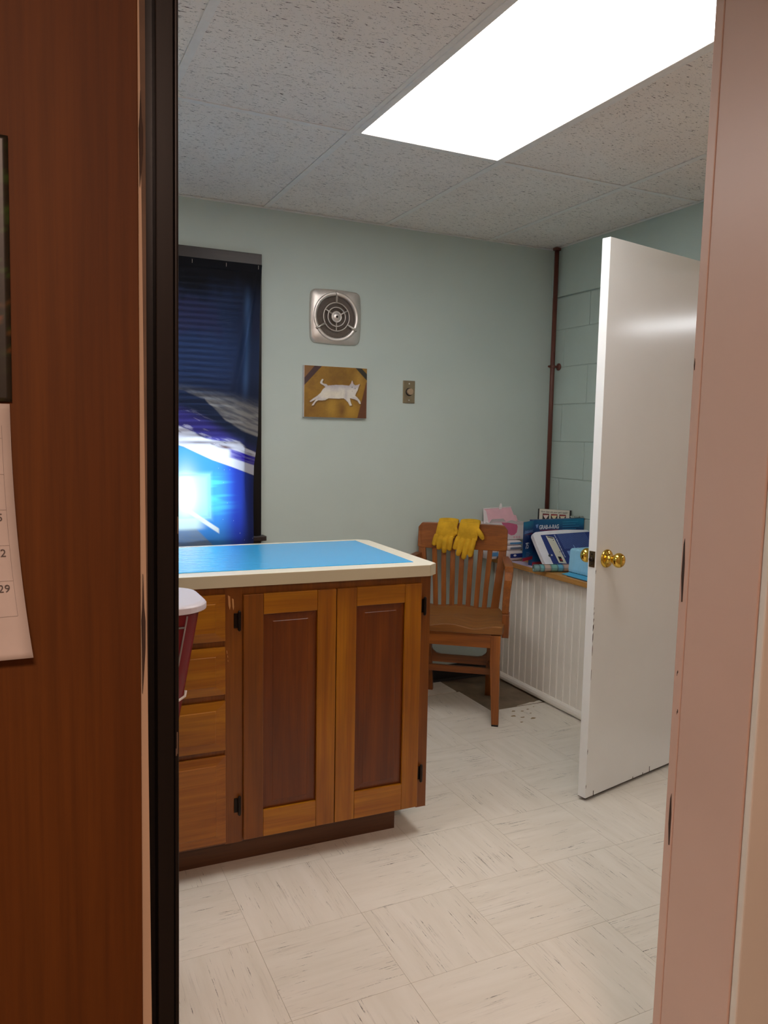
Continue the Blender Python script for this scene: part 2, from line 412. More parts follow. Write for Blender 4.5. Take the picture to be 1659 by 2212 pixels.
# right wall: block with a door opening
DY0, DY1, DZ = -1.235, -2.185, 2.05
wr = MB().box(0.004, DY0, -0.01, 0.2, 0.0, 2.6).box(0.004, NY, -0.01, 0.2, DY1, 2.6).box(0.004, DY1, DZ, 0.2, DY0, 2.6)
wall_r = struct(wr.build('wall_right', M_BLOCK), 'painted concrete block wall in sage green')
zc = [0.092 + 0.2033 * k for k in range(11)]
zc = [z for z in zc if z < 2.06]
J = 0.0022
for k, z in enumerate(zc):
    z1 = min(z + 0.2033, 2.098)
    off = -0.11 if k % 2 == 0 else -0.31
    edges = [0.0] + [off - 0.4 * q for q in range(8)]
    for a, c in zip(edges[:-1], edges[1:]):
        spans = [(a, c)]
        if z < DZ:
            spans = []
            if a > DY0: spans.append((a, max(c, DY0)))
            if c < DY1: spans.append((min(a, DY1), c))
        for (p, q) in spans:
            q = max(q, NY)
            if p - q < 0.02: continue
            MB().box(-0.0005, q + J, z + J, 0.006, p - J, z1 - J).build('block', M_BLOCK, wall_r, bevel=0.0022, seg=2)
MB().box(-0.014, NY, 2.100, 0.006, 0.0, 2.6).build('header_course', M_BLOCK, wall_r, bevel=0.003)
# doorway wall (seen edge-on through the opening)
OX0, OX1, OZ = -2.578, -1.695, 2.06
wf = MB().box(-4.6, NH, -0.01, OX0 - 0.034, NY, 2.6).box(OX1 + 0.03, NH, -0.01, 0.2, NY, 2.6).box(OX0 - 0.034, NH, OZ + 0.03, OX1 + 0.03, NY, 2.6)
struct(wf.build('wall_front', M_HALL), 'wall with the doorway the room is seen through')
# hall shell
struct(MB().box(-4.6, -6.4, -0.01, -4.45, NH, 2.6).build('wall_hall_left', M_HALL))
struct(MB().box(-0.9, -6.4, -0.01, -0.75, NH, 2.6).build('wall_hall_right', M_HALL))
struct(MB().box(-4.6, -6.5, -0.01, -0.75, -6.35, 2.6).build('wall_hall_back', M_HALL))
struct(MB().box(-4.6, -6.5, 2.42, 0.2, NH, 2.55).build('ceiling_hall', M_GRID))
# next room shell, behind the open white door
nr = MB().box(0.2, -5.0, -0.12, 5.2, -0.6, -0.004).box(5.1, -5.0, 0, 5.2, -0.6, 2.6).box(0.2, -0.7, 0, 5.2, -0.6, 2.6).box(0.2, -5.0, 0, 5.2, -4.9, 2.6).box(0.2, -5.0, 2.4, 5.2, -0.6, 2.6).box(0.2, -5.0, 0, 0.25, -2.6, 2.6)
struct(nr.build('wall_next_room', M_HALL), 'plain room shell beyond the white door')

# ------------------------------------------------------------------ setting: ceiling grid
ceil = struct(MB().box(XL - 0.1, NY - 0.1, HC + 0.05, 0.2, 0.2, HC + 0.15).build('ceiling', M_GRID), 'suspended ceiling of fissured tiles in a white grid')
GX = [-1.6587 + 0.6096 * k for k in range(-5, 3)] + [0.0]
GX = [XL] + [g for g in GX if g > XL + 0.05]
GY = [0.0, -1.014, -2.2332, NY]
BW = 0.012
for a, b_ in zip(GX[:-1], GX[1:]):
    for c, d_ in zip(GY[:-1], GY[1:]):
        if (abs(a + 1.6587) < 0.01 or abs(a + 3.4875) < 0.01) and abs(c + 1.014) < 0.01: continue       # the light fits here
        MB().box(a + 0.001 - (a + b_) / 2, d_ + 0.001 - (c + d_) / 2, 0, b_ - 0.001 - (a + b_) / 2, c - 0.001 - (c + d_) / 2, 0.016).build('ceiling_tile', M_CEIL, ceil).location = ((a + b_) / 2, (c + d_) / 2, HC + 0.0031 + 0.001 * random.random())
for g in GX[1:-1]:
    MB().box(g - BW, NY, HC, g + BW, 0, HC + 0.003).build('grid_bar', M_GRID, ceil)
for g in GY[1:-1]:
    for a, b_ in zip(GX[:-1], GX[1:]):
        MB().box(a + BW, g - BW, HC + 0.0003, b_ - BW, g + BW, HC + 0.003).build('grid_bar', M_GRID, ceil)
mb = MB().box(XL, -0.02, HC - 0.0005, 0, 0.0, HC + 0.002); mb.build('wall_angle', M_GRID, ceil)
MB().box(-0.034, NY, HC - 0.0005, -0.014, -0.02, HC + 0.002).build('wall_angle', M_GRID, ceil)

# recessed fluorescent lights (the second one is out of the picture, over the left half of the room)
lx, ly = 0.6096 / 2 - 0.004, 1.2192 / 2 - 0.004
def troffer(label, x):
    cl = thing('ceiling_light', label, 'ceiling light', (x, -1.6236, HC))
    MB().box(-lx, -ly, -0.004, -lx + 0.024, ly, 0.03).box(lx - 0.024, -ly, -0.004, lx, ly, 0.03).box(-lx + 0.024, -ly, -0.004, lx - 0.024, -ly + 0.02, 0.03).box(-lx + 0.024, ly - 0.02, -0.004, lx - 0.024, ly, 0.03).build('light_frame', M_GRID, cl, bevel=0.002)
    MB().box(-lx + 0.022, -ly + 0.018, 0.002, lx - 0.022, ly - 0.018, 0.006).build('diffuser', M_GLOW, cl)
troffer('bright recessed fluorescent ceiling light with flat white diffuser', -1.3539)
troffer('second recessed ceiling light over the cabinet end of the room, out of frame', -3.1827)

# ------------------------------------------------------------------ doorway frame and hall side
pan = MB()
pan.box(-4.45, NH - 0.006, 0, -2.618, NH + 0.001, 2.42)
struct(pan.build('wall_panelling', M_PANEL, bevel=0.001), 'brown wood veneer panelling on the hall wall')
strip = MB().box(-2.6178, NH + 0.001, 0, OX0 - 0.032, NH + 0.02, 2.10)
trs = struct(strip.build('trim_1', M_STRIP), 'thin bare plaster strip beside the dark door frame')
for z, h in ((1.13, 0.07), (1.62, 0.05)):
    MB().prism([(-2.6160, z - h), (-2.6142, z - h * .6), (-2.6130, z - h * .3), (-2.6128, z + h * .1), (-2.6140, z + h * .3), (-2.6150, z + h * .8), (-2.6158, z + h * .3), (-2.6166, z + h * .1), (-2.6162, z - h * .4)], -0.0006, 0.004, frame_M((0, NH + 0.001, 0), (1, 0, 0), (0, 0, 1))).build('gouge', M_CHIP, trs)
# dark frame: ragged painted edge on the left, two steps and a rounded corner
dj = sempty('trim_2', 'dark brown painted wooden door frame with a stepped edge')
pts = []
zz = np.linspace(0, 2.1, 64)
for z in zz: pts.append((-2.612 + 0.0012 * math.sin(z * 9.0 + 1) * random.random() + random.uniform(-0.0008, 0.0008), z))
poly = pts + [(-2.600, 2.1), (-2.600, 0)]
MB().prism([(x, z) for x, z in poly], 0, 0.13, frame_M((0, NY - 0.001, 0), (1, 0, 0), (0, 0, 1))).build('casing_edge', M_DARK, dj)
MB().box(-2.600, NH + 0.004, 0, -2.5822, NY, 2.08).build('jamb_board', M_DARK, dj, bevel=0.0012)
MB().box(-2.5822, NH + 0.0015, 0, OX0, NY, 2.08).build('edge_bead', M_DARK, dj, bevel=0.0015, seg=3)
for z, dx, h in ((1.235, -0.0012, 0.009), (1.0, -0.002, 0.012), (0.99, -0.003, 0.004), (1.78, -0.018, 0.006)):
    MB().box(OX0 - 0.0006 + dx, NH + 0.0009, z - h, OX0 + 0.0006 + dx, NH + 0.003, z + h).build('paint_chip', M_STRIP, dj)
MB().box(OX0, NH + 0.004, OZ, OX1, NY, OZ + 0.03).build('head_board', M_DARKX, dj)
# off-white right jamb
rj = sempty('trim_3', 'off white painted door jamb with worn edge chips')
MB().box(OX1, NH, 0, OX1 + 0.03, NY - 0.0172, 2.10).build('jamb_board', M_JAMBW, rj, bevel=0.002)
MB().box(OX1 - 0.0015, NY - 0.0175, 0, OX1 + 0.03, NY, 2.10).build('edge_bead', M_JAMBW, rj, bevel=0.0015, seg=3)
MB().box(OX1 + 0.002, NH - 0.014, 0, OX1 + 0.09, NH - 0.0005, 2.14).build('casing', paint('hall_lit_jamb_paint', lin(216, 214, 206), 0.4, 0.03, 4, 80, 0.08), rj, bevel=0.003)  # casing: same paint as the jamb, coloured lighter for hall light on its front
for za, zb, dy, wd in ((1.055, 1.165, -0.006, 0.0055), (0.618, 0.712, -0.0115, 0.005), (1.45, 1.47, -0.003, 0.002), (0.86, 0.866, -0.013, 0.002), (0.93, 0.934, -0.008, 0.002)):
    y = NY + dy
    MB().prism([(y - wd / 2, za), (y - wd * .1, za), (y + wd / 2, za + (zb - za) * .4), (y + wd * .4, zb - .01), (y, zb), (y - wd / 2, zb - (zb - za) * .4)], -0.0005, 0.003, frame_M((OX1 - 0.0016, 0, 0), (0, 1, 0), (0, 0, 1))).build('chip', M_CHIP, rj)

# the old frame stands a little out of plumb
for o, px in ((bpy.data.objects['wall_panelling'], -2.62), (trs, -2.612), (dj, -2.59), (rj, OX1)):
    R_ = Matrix.Translation((px, 0, 1.25)) @ Matrix.Rotation(math.radians(0.42), 4, 'Y') @ Matrix.Translation((-px, 0, -1.25))
    o.matrix_world = R_

# ------------------------------------------------------------------ window
win = sempty('window_1', 'window with dark brown wooden casing behind the printed curtain')
MB().box(WX1 - 0.005, -0.022, 0.845, -1.678, 0.0, 2.085).build('side_casing', M_DARK, win, bevel=0.002)
MB().box(WX0 - 0.085, -0.022, 0.845, WX0 + 0.005, 0.0, 2.085).build('side_casing', M_DARK, win, bevel=0.002)
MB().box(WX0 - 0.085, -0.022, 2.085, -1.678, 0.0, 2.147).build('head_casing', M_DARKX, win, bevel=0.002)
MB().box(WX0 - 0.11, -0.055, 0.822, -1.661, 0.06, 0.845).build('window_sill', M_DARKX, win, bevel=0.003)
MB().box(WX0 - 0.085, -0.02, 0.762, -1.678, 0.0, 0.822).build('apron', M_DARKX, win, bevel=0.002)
fr = MB()
for x0, x1 in ((WX0, WX0 + 0.04), (WX1 - 0.04, WX1)): fr.box(x0, 0.06, WZ0, x1, 0.12, WZ1)
for z0, z1 in ((WZ0, WZ0 + 0.05), (1.44, 1.48), (WZ1 - 0.04, WZ1)): fr.box(WX0 + 0.04, 0.06, z0, WX1 - 0.04, 0.12, z1)
fr.build('sash', M_DARK, win, bevel=0.003)
for z0, z1 in ((WZ0 + 0.05, 1.44), (1.48, WZ1 - 0.04)):
    MB().box(WX0 + 0.04, 0.088, z0, WX1 - 0.04, 0.092, z1).build('pane', M_GLASS, win)
# half-lowered blind between curtain and glass
bl = thing('window_blind', 'half lowered horizontal slat blind behind the curtain in the window', 'blind', (0, -0.0135, 0))
MB().box(WX0 + 0.006, -0.006, WZ1 - 0.035, WX1 - 0.006, 0.024, WZ1 - 0.003).build('head_rail', M_BLIND, bl)
sl = MB().box(WX0 + 0.008, -0.0125, -0.0004, WX1 - 0.008, 0.0125, 0.0004).mesh('slat'); sl.materials.append(M_BLIND)
z = WZ1 - 0.05
while z > 1.30:
    o = bpy.data.objects.new('slat', sl); COL.objects.link(o); o.parent = bl; o.location = (0, 0, z); o.rotation_euler = (1.29, 0, 0); z -= 0.0262
MB().box(WX0 + 0.008, -0.006, 1.275, WX1 - 0.008, 0.008, 1.29).build('bottom_rail', M_BLIND, bl)
MB().tube([(-1.97, -0.0075, 2.04), (-1.97, -0.0075, 1.29)], 0.0012, 6).build('cord', M_PAPER, bl)

# value noise for the prints
def vnoise(x, y, seed=0):
    xi = np.floor(x).astype(int); yi = np.floor(y).astype(int); xf = x - xi; yf = y - yi
    def h(a, b): 
        n = (a * 374761393 + b * 668265263 + seed * 974634777) & 0x7fffffff
        n = ((n ^ (n >> 13)) * 1274126177) & 0x7fffffff
        return ((n ^ (n >> 16)) & 0xffff) / 65535.0
    u = xf * xf * (3 - 2 * xf); v = yf * yf * (3 - 2 * yf)
    return (h(xi, yi) * (1 - u) + h(xi + 1, yi) * u) * (1 - v) + (h(xi, yi + 1) * (1 - u) + h(xi + 1, yi + 1) * u) * v
def fbm(x, y, o=4, seed=0):
    s = 0; a = 0.5; t = 0
    for k in range(o): s = s + a * vnoise(x * 2 ** k, y * 2 ** k, seed + k); t += a; a *= 0.55
    return s / t
def sstep(a, b, x): 
    t = np.clip((x - a) / (b - a), 0, 1); return t * t * (3 - 2 * t)
def L3(r, g, b): return np.array(lin(r, g, b)[:3])
def blend(c, col, k): return c * (1 - k[:, None]) + col[None, :] * k[:, None]

# curtain: thin printed cloth pinned over the head casing
CX0, CZ0, CZ1 = -2.66, 0.79, 2.098
def edge_x(z): return float(np.interp(z, [0.79, 1.04, 1.18, 1.25, 1.32, 1.85, 2.04, 2.1], [-1.727, -1.722, -1.718, -1.708, -1.700, -1.690, -1.684, -1.678]))
NU, NV = 300, 540
def cur(u, v):
    z = CZ0 + (CZ1 - CZ0) * v
    u = u * 0.60 / 0.16 if u < 0.16 else 0.60 + (u - 0.16) * 0.40 / 0.84      # finer columns on the visible side
    x = CX0 + (edge_x(z) - CX0) * u
    dn = 1 - v
    fold = 0.004 + 0.004 * dn ** 0.5 * math.sin(u * 31 + 1.4 * math.sin(3 * v)) + 0.006 * math.exp(-((x + 1.765 - 0.05 * (v - .7)) / 0.022) ** 2) * min(1, dn * 2.2) + 0.003 * math.sin(11 * u + 6 * v) + 0.018 * math.exp(-((x + 1.697 + 0.19 * (2.086 - z)) / (0.006 + 0.024 * (2.086 - z))) ** 2) * min(1, dn * 4) * max(0, min(1, (z - 1.35) / .3))
    y = -0.0265 - 0.004 * dn - fold - 0.030 * max(0, 1 - max(0, z - 0.85) / 0.30) ** 1.5
    if v > 0.97: y = -0.026 - 0.004 * (1 - v) / 0.03
    return (x, y, z)
mb = MB().grid(cur, NU, NV)
M_CURT = printed('printed_thin_cloth', 0.75, 0.55)
curt = mb.build('curtain', M_CURT, None, smooth=True)
tag(curt, 'dark blue printed cloth curtain with white bands pinned over the window', 'curtain')
P = np.array([v[:] for v in mb.v]); x, z = P[:, 0], P[:, 2]
c = np.zeros((len(P), 3)) + L3(43, 57, 92)
n1 = fbm(x * 6, z * 3, 4, 1); n2 = fbm((x * .94 - z * .34) * 14, (x * .34 + z * .94) * 95, 4, 3)
c = blend(c, L3(24, 27, 38), sstep(1.88, 2.03, z + 0.25 * (n1 - .5)))
c = blend(c, L3(56, 78, 126), sstep(1.9, 1.7, z) * sstep(1.5, 1.62, z) * (0.35 + 0.5 * n1))
c = blend(c, L3(62, 54, 94), sstep(1.74, 1.82, z + .2 * (n1 - .5)) * sstep(1.95, 1.88, z + .3 * (n1 - .5) + .3 * (x + 1.9)) * sstep(.38, .6, n1) * .45)
c = blend(c, L3(92, 130, 190), np.exp(-((x + 1.745 + 0.03 * (2.0 - z)) / 0.014) ** 2) * sstep(2.02, 1.9, z) * sstep(1.44, 1.6, z) * 0.8)  # bright streak along a fold, its light coloured into the cloth
top = np.interp(x, [-2.6, -2.042, -1.947, -1.838, -1.703], [1.60, 1.531, 1.518, 1.505, 1.475]); bot = np.interp(x, [-2.6, -2.042, -1.947, -1.853, -1.78, -1.703], [1.56, 1.517, 1.482, 1.388, 1.343, 1.316])
k = sstep(-0.006, 0.004, z - bot + 0.012 * (n2 - .5)) * sstep(0.03, -0.06, z - top)
c = blend(c, L3(178, 176, 176), k * (0.45 + 0.6 * sstep(.3, .7, n2)) * sstep(-0.02, 0.1, top - z + 0.04))
pt = np.interp(x, [-2.6, -2.041, -1.947, -1.853, -1.7], [1.5, 1.43, 1.39, 1.33, 1.25]); wt = np.interp(x, [-2.6, -2.042, -1.912, -1.786, -1.71], [1.43, 1.345, 1.292, 1.285, 1.235])
k = sstep(0.03, -0.03, z - pt) * sstep(-0.005, 0.005, z - wt)
c = blend(c, L3(84, 78, 178), k * (0.9 - 0.5 * sstep(-1.86, -1.76, x)))
c = blend(c, L3(206, 204, 240), k * sstep(0.62, 0.72, n2) * sstep(-1.75, -1.95, x))
wbm = np.interp(x, [-2.6, -2.042, -1.912, -1.823, -1.719], [1.42, 1.262, 1.202, 1.171, 1.132])
k = sstep(0.008, -0.008, z - wt + 0.03 * (n2 - .5)) * sstep(-0.002, 0.002, z - wbm)
c = blend(c, L3(238, 238, 252), k)
c = blend(c, L3(92, 80, 110), k * sstep(.55, .64, n2) * sstep(0.045, 0.0, wt - z) * 0.9)
c = blend(c, L3(120, 96, 100), np.exp(-((x + 1.85) / 0.04) ** 2 - ((z - 1.262 + 0.1 * (x + 1.85)) / 0.009) ** 2) * (0.5 + n2))
c = blend(c, L3(92, 84, 190), sstep(-0.004, 0.004, np.minimum(0.02 - np.abs(z - (1.222 - 0.32 * (x + 1.79))), (x + 1.83) * .3)) * (0.4 + n2))
k = sstep(0.002, -0.002, z - wbm)
low = L3(70, 150, 232)[None] * np.ones((len(P), 1)); low = blend(low, L3(52, 78, 205), sstep(-1.90, -1.80, x)); low = blend(low, L3(36, 52, 120), sstep(-1.80 + 0.06 * (z - .8), -1.74 + .06 * (z - .8), x))
low = blend(low, L3(90, 205, 246), np.exp(-((x + 1.90) / .06) ** 2) * (0.25 + 0.75 * sstep(.45, .6, fbm(x * 3, z * 34, 3, 9))) * sstep(1.16, 1.10, z) * sstep(0.93, 1.0, z))
spot = sstep(0.03, -0.015, np.maximum(x + 1.935, np.maximum(z - 1.13, 0.945 - z)))
low = blend(low, L3(168, 226, 232), spot); low = blend(low, L3(255, 255, 255), np.exp(-((x + 2.035) / .05) ** 2 - ((z - 1.04) / .11) ** 2))
ring = np.abs(np.maximum(x + 1.926, np.maximum(z - 1.135, 0.94 - z))); low = blend(low, L3(150, 225, 235), np.exp(-(ring / 0.004) ** 2) * 0.7)
bd = np.abs((z - 0.945) + (x + 1.985) * 0.70) ; bm_ = sstep(0.014, 0.009, bd) * sstep(-1.885, -1.895, x) * sstep(-2.05, -1.98, x)
pale = sstep(0.0, 0.012, (0.905 - z) - 1.05 * np.maximum(0, x + 2.0)) * sstep(-1.9, -1.92, x)
low = blend(low, L3(150, 165, 185) , pale * (.5 + .5 * n2)); low = blend(low, L3(250, 255, 255), bm_)
low = blend(low, L3(225, 250, 252), sstep(-1.93, -2.0, x) * sstep(0.95, 0.935, z) * sstep(.88, .9, z))
stars = (vnoise(x * 260, z * 260, 31) > 0.985); low[stars & (x > -1.93)] = L3(225, 240, 255)
c = c * (1 - k[:, None]) + low * k[:, None]
set_print(curt.data, c)
for px, pz in ((-1.998, 2.085), (-1.846, 2.085), (-1.697, 2.088), (-2.15, 2.085), (-2.3, 2.085), (-2.45, 2.085)):
    MB().tube([(px, -0.0315, pz - 0.012), (px, -0.033, pz - 0.002), (px, -0.0315, pz + 0.004)], 0.0010, 6).build('pin', M_STEEL, curt)

# ------------------------------------------------------------------ black cove base and boxed-in lower wall
struct(MB().prism([(0, 0), (-0.012, 0), (-0.006, 0.012), (-0.004, 0.085), (0, 0.088)], XL, -0.34, Matrix(((0, 0, 1, 0), (1, 0, 0, 0), (0, 1, 0, 0), (0, 0, 0, 1)))).build('baseboard_back', M_BLACK), 'black rubber cove base along the back wall')
bbd = sempty('trim_4', 'white beadboard panel under the wooden shelf')
PX = -0.335
MB().box(PX + 0.010, -1.10, 0.0, PX + 0.022, -0.001, 0.645).build('backing_board', M_TRIMW, bbd)
bw = 0.0519
b0 = MB().box(PX, -bw + 0.003, 0.04, PX + 0.011, -0.003, 0.645)
b0.tube([(PX + 0.0005, -0.0038, 0.04), (PX + 0.0005, -0.0038, 0.645)], 0.0040, 8)
bm0 = b0.mesh('bead_board'); bm0.materials.append(M_TRIMW)
for k in range(21):
    o = bpy.data.objects.new('bead_board', bm0); COL.objects.link(o); o.parent = bbd; o.location = (0, -0.004 - k * bw, 0)
    m = o.modifiers.new('bevel', 'BEVEL'); m.width = 0.002; m.segments = 1; m.limit_method = 'ANGLE'; m.angle_limit = 0.9
hr = [(PX + 0.001, 0.006), (PX - 0.010, 0.006), (PX - 0.016, 0.014), (PX - 0.017, 0.024), (PX - 0.013, 0.036), (PX - 0.005, 0.043), (PX + 0.001, 0.045)]
struct(MB().prism([(x, z) for x, z in hr], 0.0, 1.10, Matrix(((1, 0, 0, 0), (0, 0, -1, -0.001), (0, 1, 0, 0), (0, 0, 0, 1)))).build('trim_5', M_TRIMW, smooth=False), 'white rounded moulding along the foot of the beadboard')
shelf = MB().box(-0.372, -1.10, 0.647, -0.001, -0.001, 0.672).build('shelf', M_OAK, bevel=0.003)
tag(shelf, 'long light wood shelf along the block wall above white beadboard', 'shelf')

# ------------------------------------------------------------------ open white door
th = math.atan2(-1.328 + 1.437, -0.345 + 0.866)
dd = sempty('door_1', 'open white flat door with brass knobs and scuffed edges', (-0.866, -1.434, 0)); dd.rotation_euler = (0, 0, th)
DW, DT = 0.865, 0.035
MB().box(0, 0, 0.012, DW, DT, 2.022).build('door_slab', M_WHITE, dd, bevel=0.0015)
def knob(side):
    s = -1 if side < 0 else 1
    y0 = 0.0 if side < 0 else DT
    M = Matrix.Translation((0.06, y0, 0.902)) @ Matrix.Rotation(PI / 2 if s < 0 else -PI / 2, 4, 'X')
    prof = [(0.0335, 0.0), (0.0335, 0.003), (0.031, 0.007), (0.024, 0.009), (0.0165, 0.011), (0.0135, 0.016), (0.0125, 0.024), (0.0125, 0.030), (0.015, 0.034), (0.0215, 0.039), (0.0262, 0.047), (0.0270, 0.053), (0.0255, 0.060), (0.021, 0.066), (0.012, 0.0695), (0.002, 0.0705)]
    MB().lathe(prof, 32, M).build('knob', M_BRASS, dd, smooth=True)
knob(-1); knob(1)
lp = MB().box(-0.0018, 0.005, 0.873, 0.001, 0.030, 0.931).build('latch_plate', M_BRASSD, dd, bevel=0.0008)
lb = MB().lathe([(0.0085, 0), (0.0085, 0.006), (0.007, 0.009), (0.001, 0.010)], 16, Matrix.Translation((-0.0015, 0.0175, 0.902)) @ Matrix.Rotation(-PI / 2, 4, 'Y')).build('latch_bolt', M_STEELD, dd, smooth=True)
for z in (0.920, 0.884):
    MB().lathe([(0.003, 0), (0.003, 0.0008), (0.001, 0.0012)], 10, Matrix.Translation((-0.0018, 0.0175, z)) @ Matrix.Rotation(-PI / 2, 4, 'Y')).build('screw', M_STEELD, dd)
for z0, z1, w_ in ((0.60, 0.635, 0.0013), (0.642, 0.668, 0.0018), (0.674, 0.690, 0.0012), (0.700, 0.712, 0.0010), (0.72, 0.728, 0.0008), (0.55, 0.59, 0.0008), (0.46, 0.50, 0.0006), (0.85, 0.866, 0.0010), (0.18, 0.20, 0.0008), (0.05, 0.065, 0.001)):
    pts = [(-w_, z0), (w_ * .6, z0 + .01), (w_, (z0 + z1) / 2), (w_ * .4, z1), (-w_, z1 - .006)]
    MB().prism(pts, -0.0007, 0.0008, Matrix.Translation((0.0018, 0, 0)) @ frame_M((0, 0, 0), (1, 0, 0), (0, 0, 1))).build('paint_chip', M_CHIP, dd)
for xx, hh in ((0.045, 0.018), (0.29, 0.008), (0.40, 0.022), (0.355, 0.008)):
    MB().box(xx, -0.0006, 0.0125, xx + 0.003, 0.001, 0.012 + hh).build('paint_chip', M_CHIP, dd)
MB().box(0.001, 0.001, 0.010, DW - 0.001, DT - 0.001, 0.0122).build('bare_bottom', M_CHIP, dd)
# frame of that opening
df = sempty('trim_6', 'white frame of the open door in the block wall')
for y0, y1 in ((DY0 - 0.02, DY0), (DY1, DY1 + 0.02)): MB().box(-0.004, y0, 0, 0.2, y1, DZ).build('jamb_board', M_TRIMW, df)
MB().box(-0.004, DY1, DZ - 0.02, 0.2, DY0, DZ).build('head_board', M_TRIMW, df)

# ------------------------------------------------------------------ corner pipe
pp = thing('pipe', 'reddish brown vertical pipe in the corner with round wall hanger', 'pipe', (-0.040, -0.066, 0))
MB().tube([(0, 0, 0.673), (0, 0, HC - 0.0005)], 0.0125, 16).build('tube', M_PIPE, pp, smooth=True)
MB().lathe([(0.0125, 0), (0.022, 0.002), (0.022, 0.012), (0.0125, 0.014)], 20, Matrix.Translation((0, 0, HC - 0.016))).build('escutcheon', M_PIPE, pp)
MB().lathe([(0.0150, -0.008), (0.0165, -0.006), (0.0165, 0.006), (0.0150, 0.008)], 18, Matrix.Translation((0, 0, 1.722))).build('hanger_ring', M_PIPE, pp)
MB().tube([(-0.028, 0, 1.722), (0.037, -0.006, 1.722)], 0.0055, 10).build('hanger_rod', M_PIPE, pp)
MB().lathe([(0.020, 0.0), (0.020, 0.004), (0.013, 0.009), (0.003, 0.011)], 20, Matrix.Translation((0.0385, -0.006, 1.722)) @ Matrix.Rotation(-PI / 2, 4, 'Y')).build('flange', M_PIPE, pp, smooth=True)

# ------------------------------------------------------------------ wall fan
fan = thing('exhaust_fan', 'round silver exhaust fan in a square metal plate on the wall', 'fan', (-1.305, -0.0005, 1.895))
FM = frame_M((0, 0, 0), (1, 0, 0), (0, 0, 1))     # local plate frame: x right, y up, z toward the room
def squircle(rx, ry, bulge, r, n=10):
    pts = []
    base = rrect(-rx, -ry, rx, ry, r, 6); dens = []
    for i, p in enumerate(base):
        q = base[(i + 1) % len(base)]
        m = 8 if math.dist(p, q) > 0.05 else 1
        for k in range(m): dens.append((p[0] + (q[0] - p[0]) * k / m, p[1] + (q[1] - p[1]) * k / m))
    for x_, y_ in dens:
        pts.append((x_ * (1 + bulge * (1 - min(1, abs(y_) / ry) ** 2)), y_ * (1 + bulge * (1 - min(1, abs(x_) / rx) ** 2))))
    return pts
hole_r = 0.098
def plate():
    out = squircle(0.127, 0.124, 0.05, 0.022); n = len(out)
    mb = MB(); rings = []
    for sc, h in ((1.0, 0.0), (1.0, 0.006), (0.985, 0.012), (0.95, 0.016)):
        rings.append([FM @ Vector((x_ * sc, y_ * sc, h)) for x_, y_ in out])
    angs = [math.atan2(y_, x_) for x_, y_ in out]
    rings.append([FM @ Vector((0.118 * math.cos(a), 0.118 * math.sin(a), 0.0185)) for a in angs])
    mb.loft(rings, cap=False); return mb
plate().build('cover_plate', M_STEEL, fan, smooth=True)
MB().lathe([(0.118, 0.0185), (0.1165, 0.0215), (0.113, 0.0228), (0.104, 0.0222), (0.1005, 0.0195), (0.099, 0.015), (0.098, 0.002)], 64, FM, cap=False).build('rim', M_STEEL, fan, smooth=True)
MB().lathe([(0.098, 0.0), (0.098, 0.002)], 48, FM).build('recess', M_BLACK, fan)
# woven filter: two layers of thin wires
mesh_ = MB()
for k in range(-18, 19):
    c_ = k * 0.0052; hl = math.sqrt(max(0, 0.0965 ** 2 - c_ ** 2))
    if hl < 0.01: continue
    for a in (0.72, -0.72):
        d_ = Vector((math.cos(a), math.sin(a), 0)); n_ = Vector((-d_.y, d_.x, 0)); h = 0.0042 if a > 0 else 0.0062
        mesh_.tube([FM @ (n_ * c_ - d_ * hl + Vector((0, 0, h))), FM @ (n_ * c_ + d_ * hl + Vector((0, 0, h)))], 0.0011, 5)
fm_ = mesh_.build('filter_mesh', plain('filter_wire', lin(165, 150, 140), 0.5, 0.3), fan); fm_['kind'] = 'stuff'
def ring(r, tube_r, h, name):
    prof = [(r + tube_r * math.cos(a), h + tube_r * 1.4 * math.sin(a)) for a in np.linspace(0, 2 * PI, 9)]
    MB().lathe(prof, 48, FM, cap=False).build(name, M_STEEL, fan, smooth=True)
ring(0.067, 0.0028, 0.019, 'grille_ring'); ring(0.045, 0.0028, 0.021, 'grille_ring')
MB().lathe([(0.026, 0.014), (0.0275, 0.022), (0.026, 0.0245), (0.0225, 0.0235), (0.0215, 0.0215), (0.020, 0.0235), (0.010, 0.0265), (0.001, 0.027)], 40, FM).build('hub', M_STEEL, fan, smooth=True)
MB().ball((0, 0, 0.0275), 0.0055, 0.0055, 0.004, 12, 8, FM).build('hub_screw', M_STEELD, fan, smooth=True)
for a in (PI / 2, PI / 2 + 2 * PI / 3, PI / 2 + 4 * PI / 3):
    d_ = Vector((math.cos(a), math.sin(a), 0))
    MB().tube([FM @ (d_ * 0.067 + Vector((0, 0, 0.020))), FM @ (d_ * 0.095 + Vector((0, 0, 0.023))), FM @ (d_ * 0.112 + Vector((0, 0, 0.0265))), FM @ (d_ * 0.119 + Vector((0, 0, 0.0195)))], [0.0045, 0.0055, 0.006, 0.005], 10).build('spoke', M_STEEL, fan, smooth=True)
for a in (-PI / 2, PI / 6, 5 * PI / 6):
    d_ = Vector((math.cos(a), math.sin(a), 0))
    MB().tube([FM @ (d_ * 0.024 + Vector((0, 0, 0.021))), FM @ (d_ * 0.067 + Vector((0, 0, 0.019)))], 0.0035, 8).build('short_spoke', M_STEEL, fan, smooth=True)

